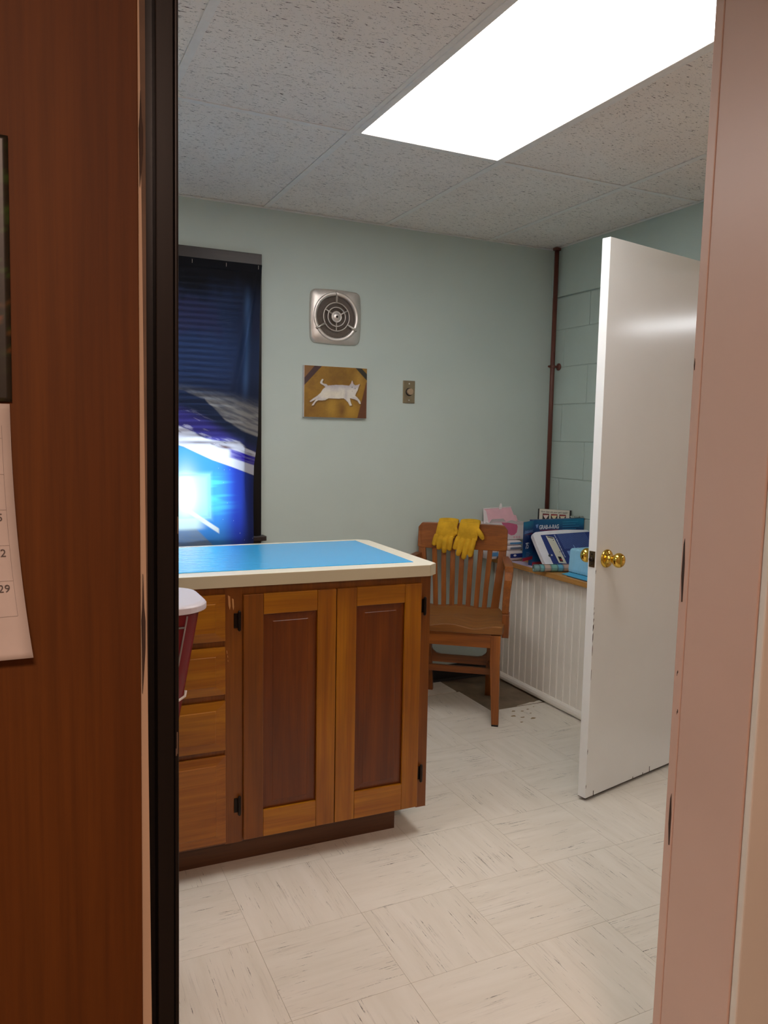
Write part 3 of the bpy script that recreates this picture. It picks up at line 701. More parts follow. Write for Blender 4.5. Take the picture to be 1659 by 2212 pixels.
# ------------------------------------------------------------------ small canvas painting of a white cat
pa = thing('painting', 'small unframed canvas painting of a white cat on gold', 'painting', (-1.303, -0.0005, 1.534))
HW, HH = 0.165, 0.1235
MB().box(-HW, -0.020, -HH, HW, 0.0, HH).build('canvas_edge', M_PAPER, pa, bevel=0.0015)
gu, gv = 168, 126
mbp = MB().grid(lambda u, v: (-HW + 0.001 + (2 * HW - 0.002) * u, -0.0206, -HH + 0.001 + (2 * HH - 0.002) * v), gu, gv)
po_ = mbp.build('picture', printed('oil_paint', 0.55), pa)
U = np.array([[i / gu, 1 - j / gv] for j in range(gv + 1) for i in range(gu + 1)])
PXc = 170 + 1380 * U[:, 0]; PYc = (180 + 110 * U[:, 0]) * (1 - U[:, 1]) + (1300 + 75 * U[:, 0]) * U[:, 1]
def poly_sd(poly, X, Y):
    """signed distance, positive inside"""
    d = np.full(X.shape, 1e9); ins = np.zeros(X.shape, bool); n = len(poly)
    for i in range(n):
        ax, ay = poly[i]; bx, by = poly[(i + 1) % n]
        ex, ey = bx - ax, by - ay; t = np.clip(((X - ax) * ex + (Y - ay) * ey) / (ex * ex + ey * ey + 1e-9), 0, 1)
        d = np.minimum(d, np.hypot(X - ax - t * ex, Y - ay - t * ey))
        cr = ((ay > Y) != (by > Y)) & (X < ex * (Y - ay) / (ey if abs(ey) > 1e-9 else 1e-9) + ax); ins ^= cr
    return np.where(ins, d, -d)
nb = fbm(PXc / 160, PYc / 160, 4, 5); nf = fbm(PXc / 25, PYc / 25, 3, 8)
c = np.zeros((len(U), 3)) + L3(158, 116, 34)
c = blend(c, L3(134, 94, 28), sstep(.35, .7, nb) * .7)
c = blend(c, L3(120, 84, 24), np.exp(-((PXc - 950) / 330) ** 2 - ((PYc - 480) / 130) ** 2) * .7)
c = blend(c, L3(188, 146, 52), np.exp(-((PXc - 760) / 130) ** 2 - ((PYc - 1120) / 200) ** 2) * .8)
c = blend(c, L3(186, 144, 50), np.exp(-((PXc - 1200) / 130) ** 2 - ((PYc - 1180) / 180) ** 2) * .8)
c = blend(c, L3(182, 140, 56), np.exp(-((PXc - 1380) / 100) ** 2 - ((PYc - 520) / 220) ** 2) * .7)
c = blend(c, L3(118, 80, 28), np.exp(-((PXc - 1000) / 70) ** 2 - ((PYc - 1200) / 150) ** 2) * .8)
c = blend(c, L3(126, 86, 26), np.exp(-((PXc - 330) / 200) ** 2 - ((PYc - 1150) / 160) ** 2) * .6)
for poly, col in (([(100, 100), (440, 205), (165, 480)], (140, 98, 52)), ([(430, 150), (560, 190), (540, 215), (170, 610), (120, 600), (120, 510)], (74, 50, 48)), ([(1420, 200), (1620, 290), (1600, 440)], (146, 112, 58)), ([(1270, 250), (1430, 285), (1570, 430), (1570, 560), (1530, 530)], (48, 44, 34)), ([(1535, 590), (1600, 560), (1600, 1420), (1335, 1400)], (104, 62, 34))):
    c = blend(c, L3(*col), sstep(-6, 6, poly_sd(poly, PXc, PYc)))
cat = [(560, 485), (582, 500), (555, 560), (580, 590), (640, 600), (680, 635), (850, 625), (1000, 630), (1150, 650), (1190, 600), (1215, 535), (1250, 620), (1290, 645), (1330, 640), (1392, 618), (1362, 690), (1345, 750), (1305, 820), (1290, 870), (1345, 920), (1402, 990), (1418, 1050), (1388, 1052), (1340, 980), (1280, 950), (1170, 920), (1190, 1010), (1218, 1080), (1170, 1088), (1130, 1010), (1070, 950), (1030, 920), (900, 925), (700, 910), (620, 950), (530, 955), (470, 950), (420, 980), (375, 1052), (332, 1062), (345, 1030), (420, 930), (490, 895), (400, 935), (310, 982), (283, 965), (360, 908), (450, 850), (520, 790), (570, 710), (625, 665), (590, 630), (520, 590), (508, 560), (535, 505)]
sd = poly_sd(cat, PXc, PYc); sh = poly_sd([(p[0] + 12, p[1] + 18) for p in cat], PXc, PYc)
c = blend(c, L3(92, 62, 24), sstep(-22, 2, sh) * .6)
cc = np.zeros_like(c) + L3(226, 220, 212)
cc = blend(cc, L3(188, 180, 186), sstep(0.4, 0.65, nb) * .5); cc = blend(cc, L3(178, 170, 178), np.exp(-((PYc - 640) / 60) ** 2) * .6); cc = blend(cc, L3(176, 168, 176), np.exp(-((PXc - 1080) / 40) ** 2 - ((PYc - 850) / 120) ** 2) * .7)
cc = blend(cc, L3(236, 226, 200), np.exp(-((PXc - 800) / 250) ** 2 - ((PYc - 830) / 90) ** 2) * .6)
for ex, ey, rr, col in ((1217, 686, 14, (70, 95, 100)), (1285, 712, 13, (80, 105, 108)), (1228, 770, 9, (170, 130, 130)), (1222, 590, 16, (222, 170, 160)), (1356, 650, 14, (222, 170, 160))):
    cc = blend(cc, L3(*col), sstep(rr, rr * .5, np.hypot(PXc - ex, PYc - ey)))
c = c * (1 - sstep(-4, 4, sd)[:, None]) + cc * sstep(-4, 4, sd)[:, None]
c = c * (0.92 + 0.16 * nf[:, None])
set_print(po_.data, c)

# ------------------------------------------------------------------ dimmer switch
sw = thing('dimmer_switch', 'brass wall plate with a round dimmer knob', 'switch', (-0.894, -0.0005, 1.5525))
SM = frame_M((0, 0, 0), (1, 0, 0), (0, 0, 1))
MB().box(-0.034, -0.057, 0, 0.034, 0.057, 0.005, SM).build('wall_plate', plain('antique_brass_plate', lin(158, 142, 116), 0.45, 0.8), sw, bevel=0.002)
MB().lathe([(0.0165, 0.006), (0.0165, 0.018), (0.0150, 0.0195), (0.001, 0.0195)], 32, SM @ Matrix.Translation((0.002, 0.001, 0))).build('dimmer_knob', plain('tan_knob', lin(172, 148, 120), 0.5), sw)
MB().lathe([(0.0205, 0.0045), (0.0205, 0.0062), (0.0170, 0.0066)], 32, SM @ Matrix.Translation((0.001, 0, 0))).build('knob_collar', M_BLACK, sw)
for y in (0.042, -0.042):
    s_ = MB().lathe([(0.0038, 0.005), (0.0038, 0.0062), (0.002, 0.0068)], 12, SM @ Matrix.Translation((0, y, 0))).build('screw', M_STEEL, sw)

# ------------------------------------------------------------------ cabinet
CA = -0.0349
cab = thing('base_cabinet', 'honey coloured wooden cabinet with raised panel doors and drawers', 'cabinet', (-1.52, -1.40, 0), CA)
CL = -1.25
MB().box(CL, 0.001, 0.10, 0.0, 0.58, 0.884).build('carcass', M_KBD, cab, bevel=0.003)
MB().box(CL, 0.075, 0.0, -0.078, 0.56, 0.10).build('toe_kick', M_TOE, cab)
FF = -0.0015
def ff(name, x0, z0, x1, z1, mat): return MB().box(x0, FF, z0, x1, 0.012, z1).build(name, mat, cab, bevel=0.0008)
ff('face_stile', -0.036, 0.10, 0.0, 0.884, M_KBD); ff('face_stile', -0.672, 0.10, -0.618, 0.884, M_KBD)
ff('face_rail', -0.618, 0.858, -0.036, 0.884, M_KBD); ff('face_rail', CL, 0.862, -0.672, 0.884, M_KBD)
def raised(name, x0, z0, x1, z1, bx, bz, y0, y1, y2, mat, parent):
    """panel whose bevelled border rises from y1 to the field at y2 (y toward the viewer is negative)"""
    o = [(x0, z0), (x1, z0), (x1, z1), (x0, z1)]; i = [(x0 + bx, z0 + bz), (x1 - bx, z0 + bz), (x1 - bx, z1 - bz), (x0 + bx, z1 - bz)]
    sh_ = [(x0 + bx - .001, z0 + bz - .001), (x1 - bx + .001, z0 + bz - .001), (x1 - bx + .001, z1 - bz + .001), (x0 + bx - .001, z1 - bz + .001)]
    rings = [[(x, y0, z) for x, z in o], [(x, y1, z) for x, z in o], [(x, y2 + 0.0015, z) for x, z in sh_], [(x, y2, z) for x, z in i]]
    return MB().loft(rings).build(name, mat, parent, bevel=0.0012, seg=2)
def cab_door(x0, x1, z0, z1, px0, px1, pz0, pz1, hx, hz, hside):
    yf, yb = -0.0125, -0.0018
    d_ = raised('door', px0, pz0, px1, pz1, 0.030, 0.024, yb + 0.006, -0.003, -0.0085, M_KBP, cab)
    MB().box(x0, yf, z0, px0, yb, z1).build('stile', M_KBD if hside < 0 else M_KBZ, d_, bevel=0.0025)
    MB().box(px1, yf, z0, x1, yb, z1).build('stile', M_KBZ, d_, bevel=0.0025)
    MB().box(px0 + .0002, yf + .0003, pz1, px1 - .0002, yb, z1).build('rail', M_KBX, d_, bevel=0.002)
    MB().box(px0 + .0002, yf + .0003, z0, px1 - .0002, yb, pz0).build('rail', M_KBX, d_, bevel=0.002)
    for h in hz:
        hb = MB().box(hx - 0.010, -0.0052, h - 0.022, hx + 0.004, -0.0015, h + 0.022)
        hb.tube([(hx + 0.005, -0.010, h - 0.031), (hx + 0.005, -0.010, h - 0.027), (hx + 0.005, -0.010, h + 0.027), (hx + 0.005, -0.010, h + 0.031)], [0.002, 0.0050, 0.0050, 0.002], 10)
        hb.build('hinge', M_HINGE, d_, bevel=0.001)
    return d_
cab_door(-0.617, -0.3285, 0.108, 0.860, -0.557, -0.389, 0.192, 0.797, -0.634, (0.783, 0.218), -1)
cab_door(-0.326, -0.036, 0.108, 0.860, -0.261, -0.095, 0.197, 0.800, -0.028, (0.783, 0.220), 1)
for z0, z1 in ((0.726, 0.864), (0.566, 0.708), (0.397, 0.546), (0.110, 0.380)):
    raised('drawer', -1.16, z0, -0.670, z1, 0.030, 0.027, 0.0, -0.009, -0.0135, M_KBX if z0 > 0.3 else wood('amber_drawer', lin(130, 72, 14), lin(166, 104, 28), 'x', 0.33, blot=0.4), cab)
# worn varnish scratches on the face stile
for x_, z_, w_, h_ in ((-0.657, 0.838, 0.004, 0.022), (-0.646, 0.832, 0.003, 0.018), (-0.664, 0.69, 0.0012, 0.006), (-0.662, 0.677, 0.001, 0.004), (-0.661, 0.664, 0.001, 0.003)):
    MB().prism([(x_ - w_, z_ + h_), (x_ + w_ * .6, z_ + h_ * .8), (x_ + w_, z_ - h_ * .5), (x_ + w_ * .4, z_ - h_), (x_ - w_ * .5, z_ - h_ * .4)], 0, 0.0003, frame_M((0, FF - 0.0001, 0), (1, 0, 0), (0, 0, 1))).build('worn_spot', plain('bare_maple', lin(190, 140, 88), 0.7), cab)

ct = thing('countertop', 'cream laminate countertop with clipped corners on the cabinet', 'countertop')
cp = [(-2.80, -1.356), (-1.541, -1.432), (-1.506, -1.404), (-1.489, -0.842), (-1.521, -0.806), (-2.80, -0.772)]
MB().prism(cp, 0.886, 0.9215).build('top_slab', M_LAM, ct, bevel=0.0008)
def band(p, q):
    a, b_ = Vector((*p, 0)), Vector((*q, 0)); d_ = (b_ - a).normalized(); n_ = Vector((d_.y, -d_.x, 0))
    l = [a + n_ * .0005, b_ + n_ * .0005, b_ + n_ * .0018, a + n_ * .0018]
    MB().prism([(v.x, v.y) for v in l], 0.8858, 0.9208).build('edge_band', M_LAME, ct)
for p, q in zip(cp[:-2], cp[1:-1]): band(p, q)

# glossy blue mat
def film_mat():
    m, nt, b = new_mat('glossy_blue_film')
    b.inputs['Base Color'].default_value = lin(58, 182, 252); b.inputs['Roughness'].default_value = 0.22
    b.inputs['Coat Weight'].default_value = 0.25; b.inputs['Coat Roughness'].default_value = 0.08
    v = coords(nt, (14, 30, 1), rnd=False); f = noise(nt, v, 1.2, 4, 0.6, 1.2)
    tc = N(nt, 'ShaderNodeTexCoord'); sx = N(nt, 'ShaderNodeSeparateXYZ'); nt.links.new(tc.outputs['Object'], sx.inputs[0])
    mr = N(nt, 'ShaderNodeMapRange'); mr.inputs['From Min'].default_value = -1.95; mr.inputs['From Max'].default_value = -2.1; mr.inputs['To Min'].default_value = 0.03; mr.inputs['To Max'].default_value = 0.5
    nt.links.new(sx.outputs[0], mr.inputs[0])
    bn = N(nt, 'ShaderNodeBump'); bn.inputs['Distance'].default_value = 0.004; nt.links.new(mr.outputs[0], bn.inputs['Strength']); nt.links.new(f, bn.inputs['Height']); nt.links.new(bn.outputs[0], b.inputs['Normal']); nt.links.new(bn.outputs[0], b.inputs['Coat Normal'])
    return m
mt = MB().prism([(-2.78, -1.292), (-1.568, -1.368), (-1.548, -0.848), (-2.78, -0.812)], 0.9216, 0.9238).build('counter_mat', film_mat(), bevel=0.0008)
tag(mt, 'glossy blue plastic mat lying on the cream countertop', 'mat')

# ------------------------------------------------------------------ red bin with frosted lid
bn_ = thing('waste_bin', 'tapered dark red plastic bin with frosted white lid beside the cabinet', 'bin', (-2.60, -1.785, 0))
rings = []
for z, t in ((0.001, 0.16), (0.02, 0.157), (0.93, 0.0), (0.935, 0.0)):
    ins = t
    rings.append([(x, y, z) for x, y in rrect(-0.236 + ins, -0.104 + ins * .45, 0.236 - ins, 0.104 - ins * .45, 0.05 - ins * .1)])
MB().loft(rings).build('bin_body', M_RED, bn_, smooth=True)
rings = [[(x, y, z) for x, y in rrect(-0.254 + i, -0.122 + i, 0.254 - i, 0.122 - i, 0.075)] for z, i in ((0.936, 0.004), (0.938, 0.0), (0.950, 0.0), (0.9535, 0.003), (0.955, 0.010))]
MB().loft(rings).build('lid', M_LID, bn_, bevel=0.001)
MB().prism([(-0.12, -0.03), (0.12, -0.03), (0.12, 0.03), (-0.12, 0.03)], 0.9552, 0.9562).build('lid_inset', plain('grey_inset', lin(176, 170, 176), 0.5), bn_)
M_WIRE = plain('grey_wire', lin(150, 140, 140), 0.4, 0.5)
def onface(u, z): # a point on the front face, u = distance in from the right edge
    t = 0.16 * (0.93 - z) / 0.93
    return (0.236 - t - u, -0.106 + t * .45, z)
MB().tube([onface(0.035, 0.93), onface(0.035, 0.86), onface(0.035, 0.62), onface(0.035, 0.3)], 0.002, 8).build('wire_frame', M_WIRE, bn_, smooth=True)
MB().tube([onface(0.036, 0.905), onface(0.12, 0.905), onface(0.3, 0.905)], 0.0025, 8).build('wire_frame', M_WIRE, bn_, smooth=True)
p_ = onface(0.03, 0.745)
MB().tube([(p_[0] - 0.05, p_[1] - .004, p_[2] - 0.012), (p_[0] + 0.005, p_[1] - .006, p_[2] - 0.006), (p_[0] + 0.022, p_[1] - .006, p_[2] + 0.004), (p_[0] + 0.024, p_[1] - .004, p_[2] + 0.016)], 0.003, 8).build('wire_hook', M_PAPER, bn_, smooth=True)

# ------------------------------------------------------------------ oak armchair
CHO, CHR = (-0.9269, -0.5318, 0.0), -math.radians(38)
ch = thing('wooden_armchair', 'oak slat back armchair with saddle seat in the corner', 'chair', CHO, CHR)
def leg_front(s):
    top, bt = 0.0225, 0.0160
    ut, ub = s * 0.213, s * 0.222
    r_ = lambda u, v, z, h: [(u - h, v - h, z), (u + h, v - h, z), (u + h, v + h, z), (u - h, v + h, z)]
    MB().loft([r_(ub, 0, 0.008, bt), r_(ut, 0.0, 0.30, top), r_(ut, 0.0, 0.428, top)]).build('leg', M_CHZ, ch, bevel=0.002)
    MB().loft([r_(ub, 0, -0.0 if s > 0 else 0.0, bt - .001), r_(ub, 0, 0.0085, bt)]).build('foot_glide', M_BLACK, ch)
def leg_rear(s):
    P_ = [(s * .152, .440, -0.0035), (s * .160, .402, .22), (s * .174, .378, .44), (s * .191, .388, .60), (s * .207, .412, .765), (s * .210, .420, .80)]
    MB().sweep(P_, (1, 0, 0), [.015, .018, .020, .019, .018, .018], [.016, .018, .019, .016, .014, .010]).build('leg', M_CHZ, ch, bevel=0.002)
for s in (1, -1): leg_front(s); leg_rear(s)
# saddle seat
def seat_outline(v):   # half width along depth
    return float(np.interp(v, [-.030, -.02, .10, .25, .36, .405], [.238, .243, .250, .236, .205, .188]))
def seat_top(u, v):
    a = abs(u); k = math.exp(-((a - .115) / .062) ** 2); f_ = 1 - sstep(-.03, .33, v)
    dip = .017 * k * (0.55 + .45 * f_) + .008 * math.exp(-((v - .25) / .12) ** 2 - (u / .15) ** 2)
    return .474 - dip - .004 * float(sstep(.2, .25, a))
nu, nv = 36, 26
mb = MB()
def sv(i, j, top):
    v = -.030 + .435 * j / nv; hw = seat_outline(v); u = hw * (2 * i / nu - 1)
    v2 = v + (.012 * (abs(u) / .24) ** 2 if j == 0 else 0)
    return (u, v2, seat_top(u, v) if top else .4325)
vs = [sv(i, j, True) for j in range(nv + 1) for i in range(nu + 1)] + [sv(i, j, False) for j in range(nv + 1) for i in range(nu + 1)]
n0 = (nu + 1) * (nv + 1); idx = lambda i, j: j * (nu + 1) + i; fs = []
for j in range(nv):
    for i in range(nu):
        fs.append((idx(i, j), idx(i + 1, j), idx(i + 1, j + 1), idx(i, j + 1))); fs.append((n0 + idx(i, j), n0 + idx(i, j + 1), n0 + idx(i + 1, j + 1), n0 + idx(i + 1, j)))
for i in range(nu): fs += [(idx(i, 0), n0 + idx(i, 0), n0 + idx(i + 1, 0), idx(i + 1, 0)), (idx(i, nv), idx(i + 1, nv), n0 + idx(i + 1, nv), n0 + idx(i, nv))]
for j in range(nv): fs += [(idx(0, j), idx(0, j + 1), n0 + idx(0, j + 1), n0 + idx(0, j)), (idx(nu, j), n0 + idx(nu, j), n0 + idx(nu, j + 1), idx(nu, j + 1))]
mb.add(vs, fs); so = mb.build('seat', M_CHS, ch, bevel=0.004, seg=2)
# aprons and stretchers
MB().box(-.192, -.016, .368, .192, .004, .431).build('apron', M_CHX, ch, bevel=0.001)
for s in (1, -1):
    MB().sweep([(s * .210, .020, .395), (s * .170, .365, .395)], (1, 0, 0), .009, .030).build('side_rail', M_CHY, ch, bevel=0.001)
    MB().sweep([(s * .216, .014, .170), (s * .163, .392, .170)], (1, 0, 0), .010, .022).build('side_stretcher', M_CHY, ch, bevel=0.002)
MB().box(-.155, .366, .365, .155, .386, .431).build('rear_rail', M_CHX, ch, bevel=0.001)
# rear stretcher with curved brackets at its ends
pts = [(-.150, .163), (.150, .163), (.150, .262), (.146, .242), (.136, .222), (.118, .208), (.095, .203), (-.095, .203), (-.118, .208), (-.136, .222), (-.146, .242), (-.150, .262)]
MB().prism(pts, -.009, .009, frame_M((0, .405, 0), (1, 0, 0), (0, 0, 1))).build('rear_stretcher', M_CHX, ch, bevel=0.001)
MB().box(-.188, .195, .176, .188, .213, .208).build('cross_stretcher', M_CHX, ch, bevel=0.002)
# crest rail, bowed in plan, rounded top corners
ol = rrect(-.228, .757, .228, .888, .022, 6)
ol = [p for p in ol]
def bow(u): return .402 + .020 * (1 - (u / .23) ** 2)
front, back = [], []
nrail = 24
mb = MB()
prof = []
for i in range(nrail + 1):
    u = -.228 + .456 * i / nrail; e = .228 - abs(u)
    c_ = 0.024 - math.sqrt(max(0, .024 ** 2 - (0.024 - e) ** 2)) if e < .024 else 0
    c2 = 0.008 - math.sqrt(max(0, .008 ** 2 - (0.008 - e) ** 2)) if e < .008 else 0
    zt, zb = .888 - c_, .757 + c2
    lean = .012
    prof.append([(u, bow(u) - .012 - lean * .0, zb), (u, bow(u) + .010, zb), (u, bow(u) + .010 + lean, zt), (u, bow(u) - .010 + lean, zt)])
mb.loft(prof); mb.build('crest_rail', M_CHX, ch, bevel=0.003)
for i in range(7):
    k = i - 3
    P_ = [(k * .0413, .376, .455), (k * .0432, .388, .56), (k * .0455, .400, .66), (k * .0476, bow(k * .047) - .004, .765)]
    MB().sweep(P_, (1, 0, 0), .0125, .005).build('slat', M_CHZ, ch, bevel=0.0015)
for s in (1, -1):
    MB().box(s * .235 if s > 0 else -.267, .055, .402, .267 if s > 0 else -.235, .125, .512).build('arm_bracket', M_CHZ, ch, bevel=0.002)
    P_ = [(s * .2475, .088, .512), (s * .2485, .086, .56), (s * .252, .082, .62), (s * .256, .084, .668), (s * .2575, .094, .700), (s * .256, .118, .719), (s * .250, .16, .724), (s * .240, .25, .724), (s * .227, .34, .724), (s * .222, .392, .724)]
    MB().sweep(P_, (1, 0, 0), [.0160, .0162, .017, .018, .0195, .021, .0225, .022, .018, .016], [.014, .013, .012, .011, .011, .011, .011, .011, .011, .011]).build('arm', M_CHY, ch, bevel=0.003)

# ------------------------------------------------------------------ suede gloves over the crest rail
def glove(label, body, fingers, thumb, cuff_u, dv):
    """outline points in the chair's (u, z); hangs in front of and over the crest rail"""
    g_ = MB()
    V = lambda u, z, d=0.0: (u, bow(u) - .016 - d - dv + max(0, (z - .80)) * .09, z)
    (ul, zt), (ur, _), (bl_, zb), (br, _) = body
    # palm and cuff as a flat rounded sheet that bends over the rail
    rings = []
    for t in np.linspace(0, 1, 9):
        a, b_ = ul + (bl_ - ul) * t, ur + (br - ur) * t; z_ = zt - .010 + (zb - zt + .010) * t; d = .007 + .005 * math.sin(PI * t)
        rings.append([Vector(V((a + b_) / 2 + (b_ - a) / 2 * math.cos(q), z_, d * .7 - d * math.sin(q) * -1)) for q in np.linspace(0, 2 * PI, 20, endpoint=False)])
    g_.loft(rings)
    # over the top and down the back
    um, hw = (ul + ur) / 2, (ur - ul) / 2 * .98
    rings = []
    for dy, z_, ty, tz in ((-.013, zt - .016, .008, .0), (-.010, zt - .006, .007, .004), (.000, zt - .001, .003, .0065), (.012, zt + .000, .0, .0075), (.025, zt - .005, .005, .006), (.031, zt - .014, .007, .002), (.032, zt - .05, .006, 0), (.034, zt - .10, .007, 0)):
        rings.append([Vector((um + hw * math.cos(q), bow(um) + .002 + dy + ty * math.sin(q) - dv * (1 if dy < 0 else 0), z_ + tz * math.sin(q))) for q in np.linspace(0, 2 * PI, 20, endpoint=False)])
    g_.loft(rings)
    for (bu, bz), (tu, tz), r_, lift in fingers:
        pts = [V(bu + (tu - bu) * t, bz + .014 + (tz - bz - .014) * t, .008 + lift * math.sin(PI * min(1, t * 1.1)) * 1.0 + .003 * t) for t in (0, .25, .5, .75, .92, 1.0)]
        g_.tube(pts, [r_ * .9, r_ * 1.0, r_ * 1.02, r_, r_ * .88, r_ * .45], 12, .82, (0, 1, 0))
    (bu, bz), (mu, mz), (tu, tz), r_, lift = thumb
    pts = [V(bu, bz, .006), V((bu + mu) / 2, (bz + mz) / 2, .008 + lift), V(mu, mz, .008 + lift), V((mu + tu) / 2, (mz + tz) / 2, .008 + lift), V(tu, tz, .007 + lift * .5)]
    g_.tube(pts, [r_, r_ * 1.1, r_ * 1.1, r_, r_ * .5], 12, .85, (0, 1, 0))
    o = g_.build('glove', M_SUEDE, None, smooth=True)
    o.location = CHO; o.rotation_euler = (0, 0, CHR)
    m = o.modifiers.new('fuse', 'REMESH'); m.mode = 'VOXEL'; m.voxel_size = 0.0016; m.use_smooth_shade = True
    m = o.modifiers.new('soften', 'SMOOTH'); m.factor = 0.5; m.iterations = 3
    tag(o, label, 'glove', 'work gloves hung over the chair back'); return o
glove('yellow suede work glove with curled fingers, hung beside the chair corner', [(-.126, .906), (-.022, .902), (-.141, .812), (-.040, .818)],
      [((-.131, .815), (-.144, .772), .0125, .002), ((-.108, .806), (-.119, .752), .0138, .009), ((-.083, .804), (-.091, .735), .0138, .010), ((-.056, .806), (-.064, .747), .0125, .006)],
      ((-.040, .868), (-.030, .848), (-.040, .826), .010, .004), None, 0.0)
glove('yellow suede work glove with straight fingers and thumb, nearer the shelf', [(-.015, .905), (.089, .906), (-.029, .805), (.077, .808)],
      [((-.019, .808), (-.037, .757), .0128, .003), ((.006, .800), (-.020, .725), .0140, .006), ((.034, .798), (.009, .709), .0142, .007), ((.062, .800), (.042, .722), .0138, .004)],
      ((.076, .862), (.095, .838), (.108, .814), .0125, .0), None, 0.009)

# ------------------------------------------------------------------ things on the shelf
SZ = 0.6722
# blue rag dispenser box with its end flap swung open
rb = thing('rag_box', 'blue GRAB-A-RAG cardboard box with open side flap on the shelf', 'box', (-0.335, -0.345, SZ))
RW, RH, RD = 0.327, 0.238, 0.034
def grad_panel(name, fn, parent, seedc):
    mb_ = MB().grid(fn, 40, 30); o = mb_.build(name, M_BOXP, parent)
    uu = np.array([[i / 40, j / 30] for j in range(31) for i in range(41)])
    n_ = fbm(uu[:, 0] * 3 + seedc, uu[:, 1] * 3, 3, 12)
    c_ = np.zeros((len(uu), 3)) + L3(18, 44, 104)
    top_ = sstep(.70, 1.0, uu[:, 1]); bot_ = sstep(.45, .1, uu[:, 1])
    c_ = blend(c_, L3(20, 122, 160), np.clip(top_ * (.3 + .9 * uu[:, 0] * n_ * 1.6), 0, 1) if seedc == 0 else np.clip(top_ * 1.0 * (0.4 + n_), 0, 1))
    c_ = blend(c_, L3(22, 96, 150), bot_ * .8)
    arc = np.exp(-((uu[:, 1] - .62 + .6 * (uu[:, 0] - .2) ** 2 - .35 * (1 - uu[:, 0]) * 0.3) / .02) ** 2)
    c_ = blend(c_, L3(90, 140, 190), arc * .35 * (uu[:, 0] < .6))
    c_ = blend(c_, L3(168, 42, 60), (uu[:, 1] < .085).astype(float))
    set_print(o.data, c_); return o
M_BOXP = printed('glossy_box_print', 0.35)
MB().box(0.0, 0.0008, 0.0, RW, RD, RH).build('box_body', plain('blue_card', lin(20, 70, 125), 0.4), rb, bevel=0.001)
grad_panel('front_print', lambda u, v: (RW * u, 0.0, RH * v), rb, 0)
fd = Vector((-0.095, -0.047, 0))
flap = MB().prism([(0, 0), (fd.x, fd.y), (fd.x - .0007, fd.y + .0014), (-.0007, .0016)], 0.036, RH - .002).build('side_flap', M_BOXP, rb)
set_print(flap.data, np.zeros((len(flap.data.vertices), 3)) + L3(20, 70, 125))
grad_panel('flap_print', lambda u, v: (fd.x * (1 - u) - .0002 - .0004, fd.y * (1 - u) - .0009, 0.036 + (RH - .042 - 0.036 + .04) * v), rb, 3)
FX = frame_M((0, -0.0006, 0), (1, 0, 0), (0, 0, 1))
text('box_lettering', 'GRAB-A-RAG', 0.030, FX @ Matrix.Translation((0.035, 0.190, 0)), M_WINK, rb, bold=0.0006, sx=0.72)
MB().box(0.040, 0.182, 0, 0.158, 0.185, 0.0003, FX).build('underline', M_INKR, rb)
MB().prism([(0.020, 0.197), (0.024, 0.197), (0.030, 0.214), (0.026, 0.218), (0.022, 0.213), (0.016, 0.216), (0.014, 0.211)], 0, 0.0003, FX).build('emblem', M_LBINK, rb)
for k in range(4): MB().box(0.185, 0.222 - k * 0.013, 0, 0.185 + (0.10, 0.085, 0.11, 0.09)[k], 0.2245 - k * 0.013, 0.0003, FX).build('fine_print', plain('teal_ink', lin(60, 150, 190), .5), rb)
FL = frame_M((fd.x - .0006, fd.y - .0018, 0), (-fd.x, -fd.y, 0), (0, 0, 1))
text('box_lettering', 'GRAB-A-RAG', 0.021, FL @ Matrix.Translation((0.012, 0.176, 0)), M_LBINK, rb, bold=0.0003, sx=0.75)
MB().box(0.018, 0.169, 0, 0.095, 0.171, 0.0003, FL).build('underline', M_INKR, rb)
text('box_lettering', '75', 0.042, FL @ Matrix.Translation((0.026, 0.098, 0)), M_WINK, rb, bold=0.0008, sx=0.8)
text('box_lettering', 'CT', 0.010, FL @ Matrix.Translation((0.064, 0.118, 0)), M_LBINK, rb)
for k in range(3): MB().box(0.036, 0.075 - k * 0.008, 0, 0.036 + (0.035, 0.045, 0.03)[k], 0.0775 - k * 0.008, 0.0003, FL).build('fine_print', M_LBINK, rb)

# white digital scale still in its printed sleeve, leaning on the rag box
SX0 = -0.375
sc_ = thing('bathroom_scale', 'white rounded scale with navy printed label leaning on the blue box', 'scale', (SX0, -0.495, 0.6840))
sl_v = Vector((0, 0.108, 0.174)); SLn = sl_v.length
SCM = frame_M((0, 0, 0), (1, 0, 0), sl_v)        # local x right, y up the slope, z out of the face
SW_, SH_ = 0.368, SLn
def sside(t): return -0.0 + 0.024 * (1 - t) ** 1.6 - 0.0 * t
out_pts = [(sside(t), SH_ * t) for t in np.linspace(0, .86, 12)]
for a in np.linspace(0, PI / 2, 8): out_pts.append((0.026 - 0.026 * math.cos(a), SH_ - 0.030 + 0.026 * math.sin(a)))
for t in np.linspace(0.1, 0.9, 9): out_pts.append((0.026 + (SW_ - 0.06) * t, SH_ - 0.004 + 0.006 * math.sin(PI * t)))
for a in np.linspace(PI / 2, 0, 6): out_pts.append((SW_ - 0.026 + 0.026 * math.cos(a), SH_ - 0.030 + 0.026 * math.sin(a)))
out_pts += [(SW_, 0.0)]
MB().prism([(x_, y_) for x_, y_ in out_pts[::-1]], -0.022, 0.0, SCM).build('scale_platform', M_PLASW, sc_, bevel=0.004, seg=3)
lab = [(0.072, 0.0), (0.063, 0.045), (0.054, 0.115), (0.046, SH_ - 0.022), (SW_ - 0.004, SH_ - 0.016), (SW_ - 0.004, 0.0)]
MB().prism(lab[::-1], 0.0002, 0.0012, SCM).build('label_sleeve', M_NAVY, sc_)
dev = [(0.075, 0.178), (0.122, 0.166), (0.150, 0.020), (0.103, 0.026)]
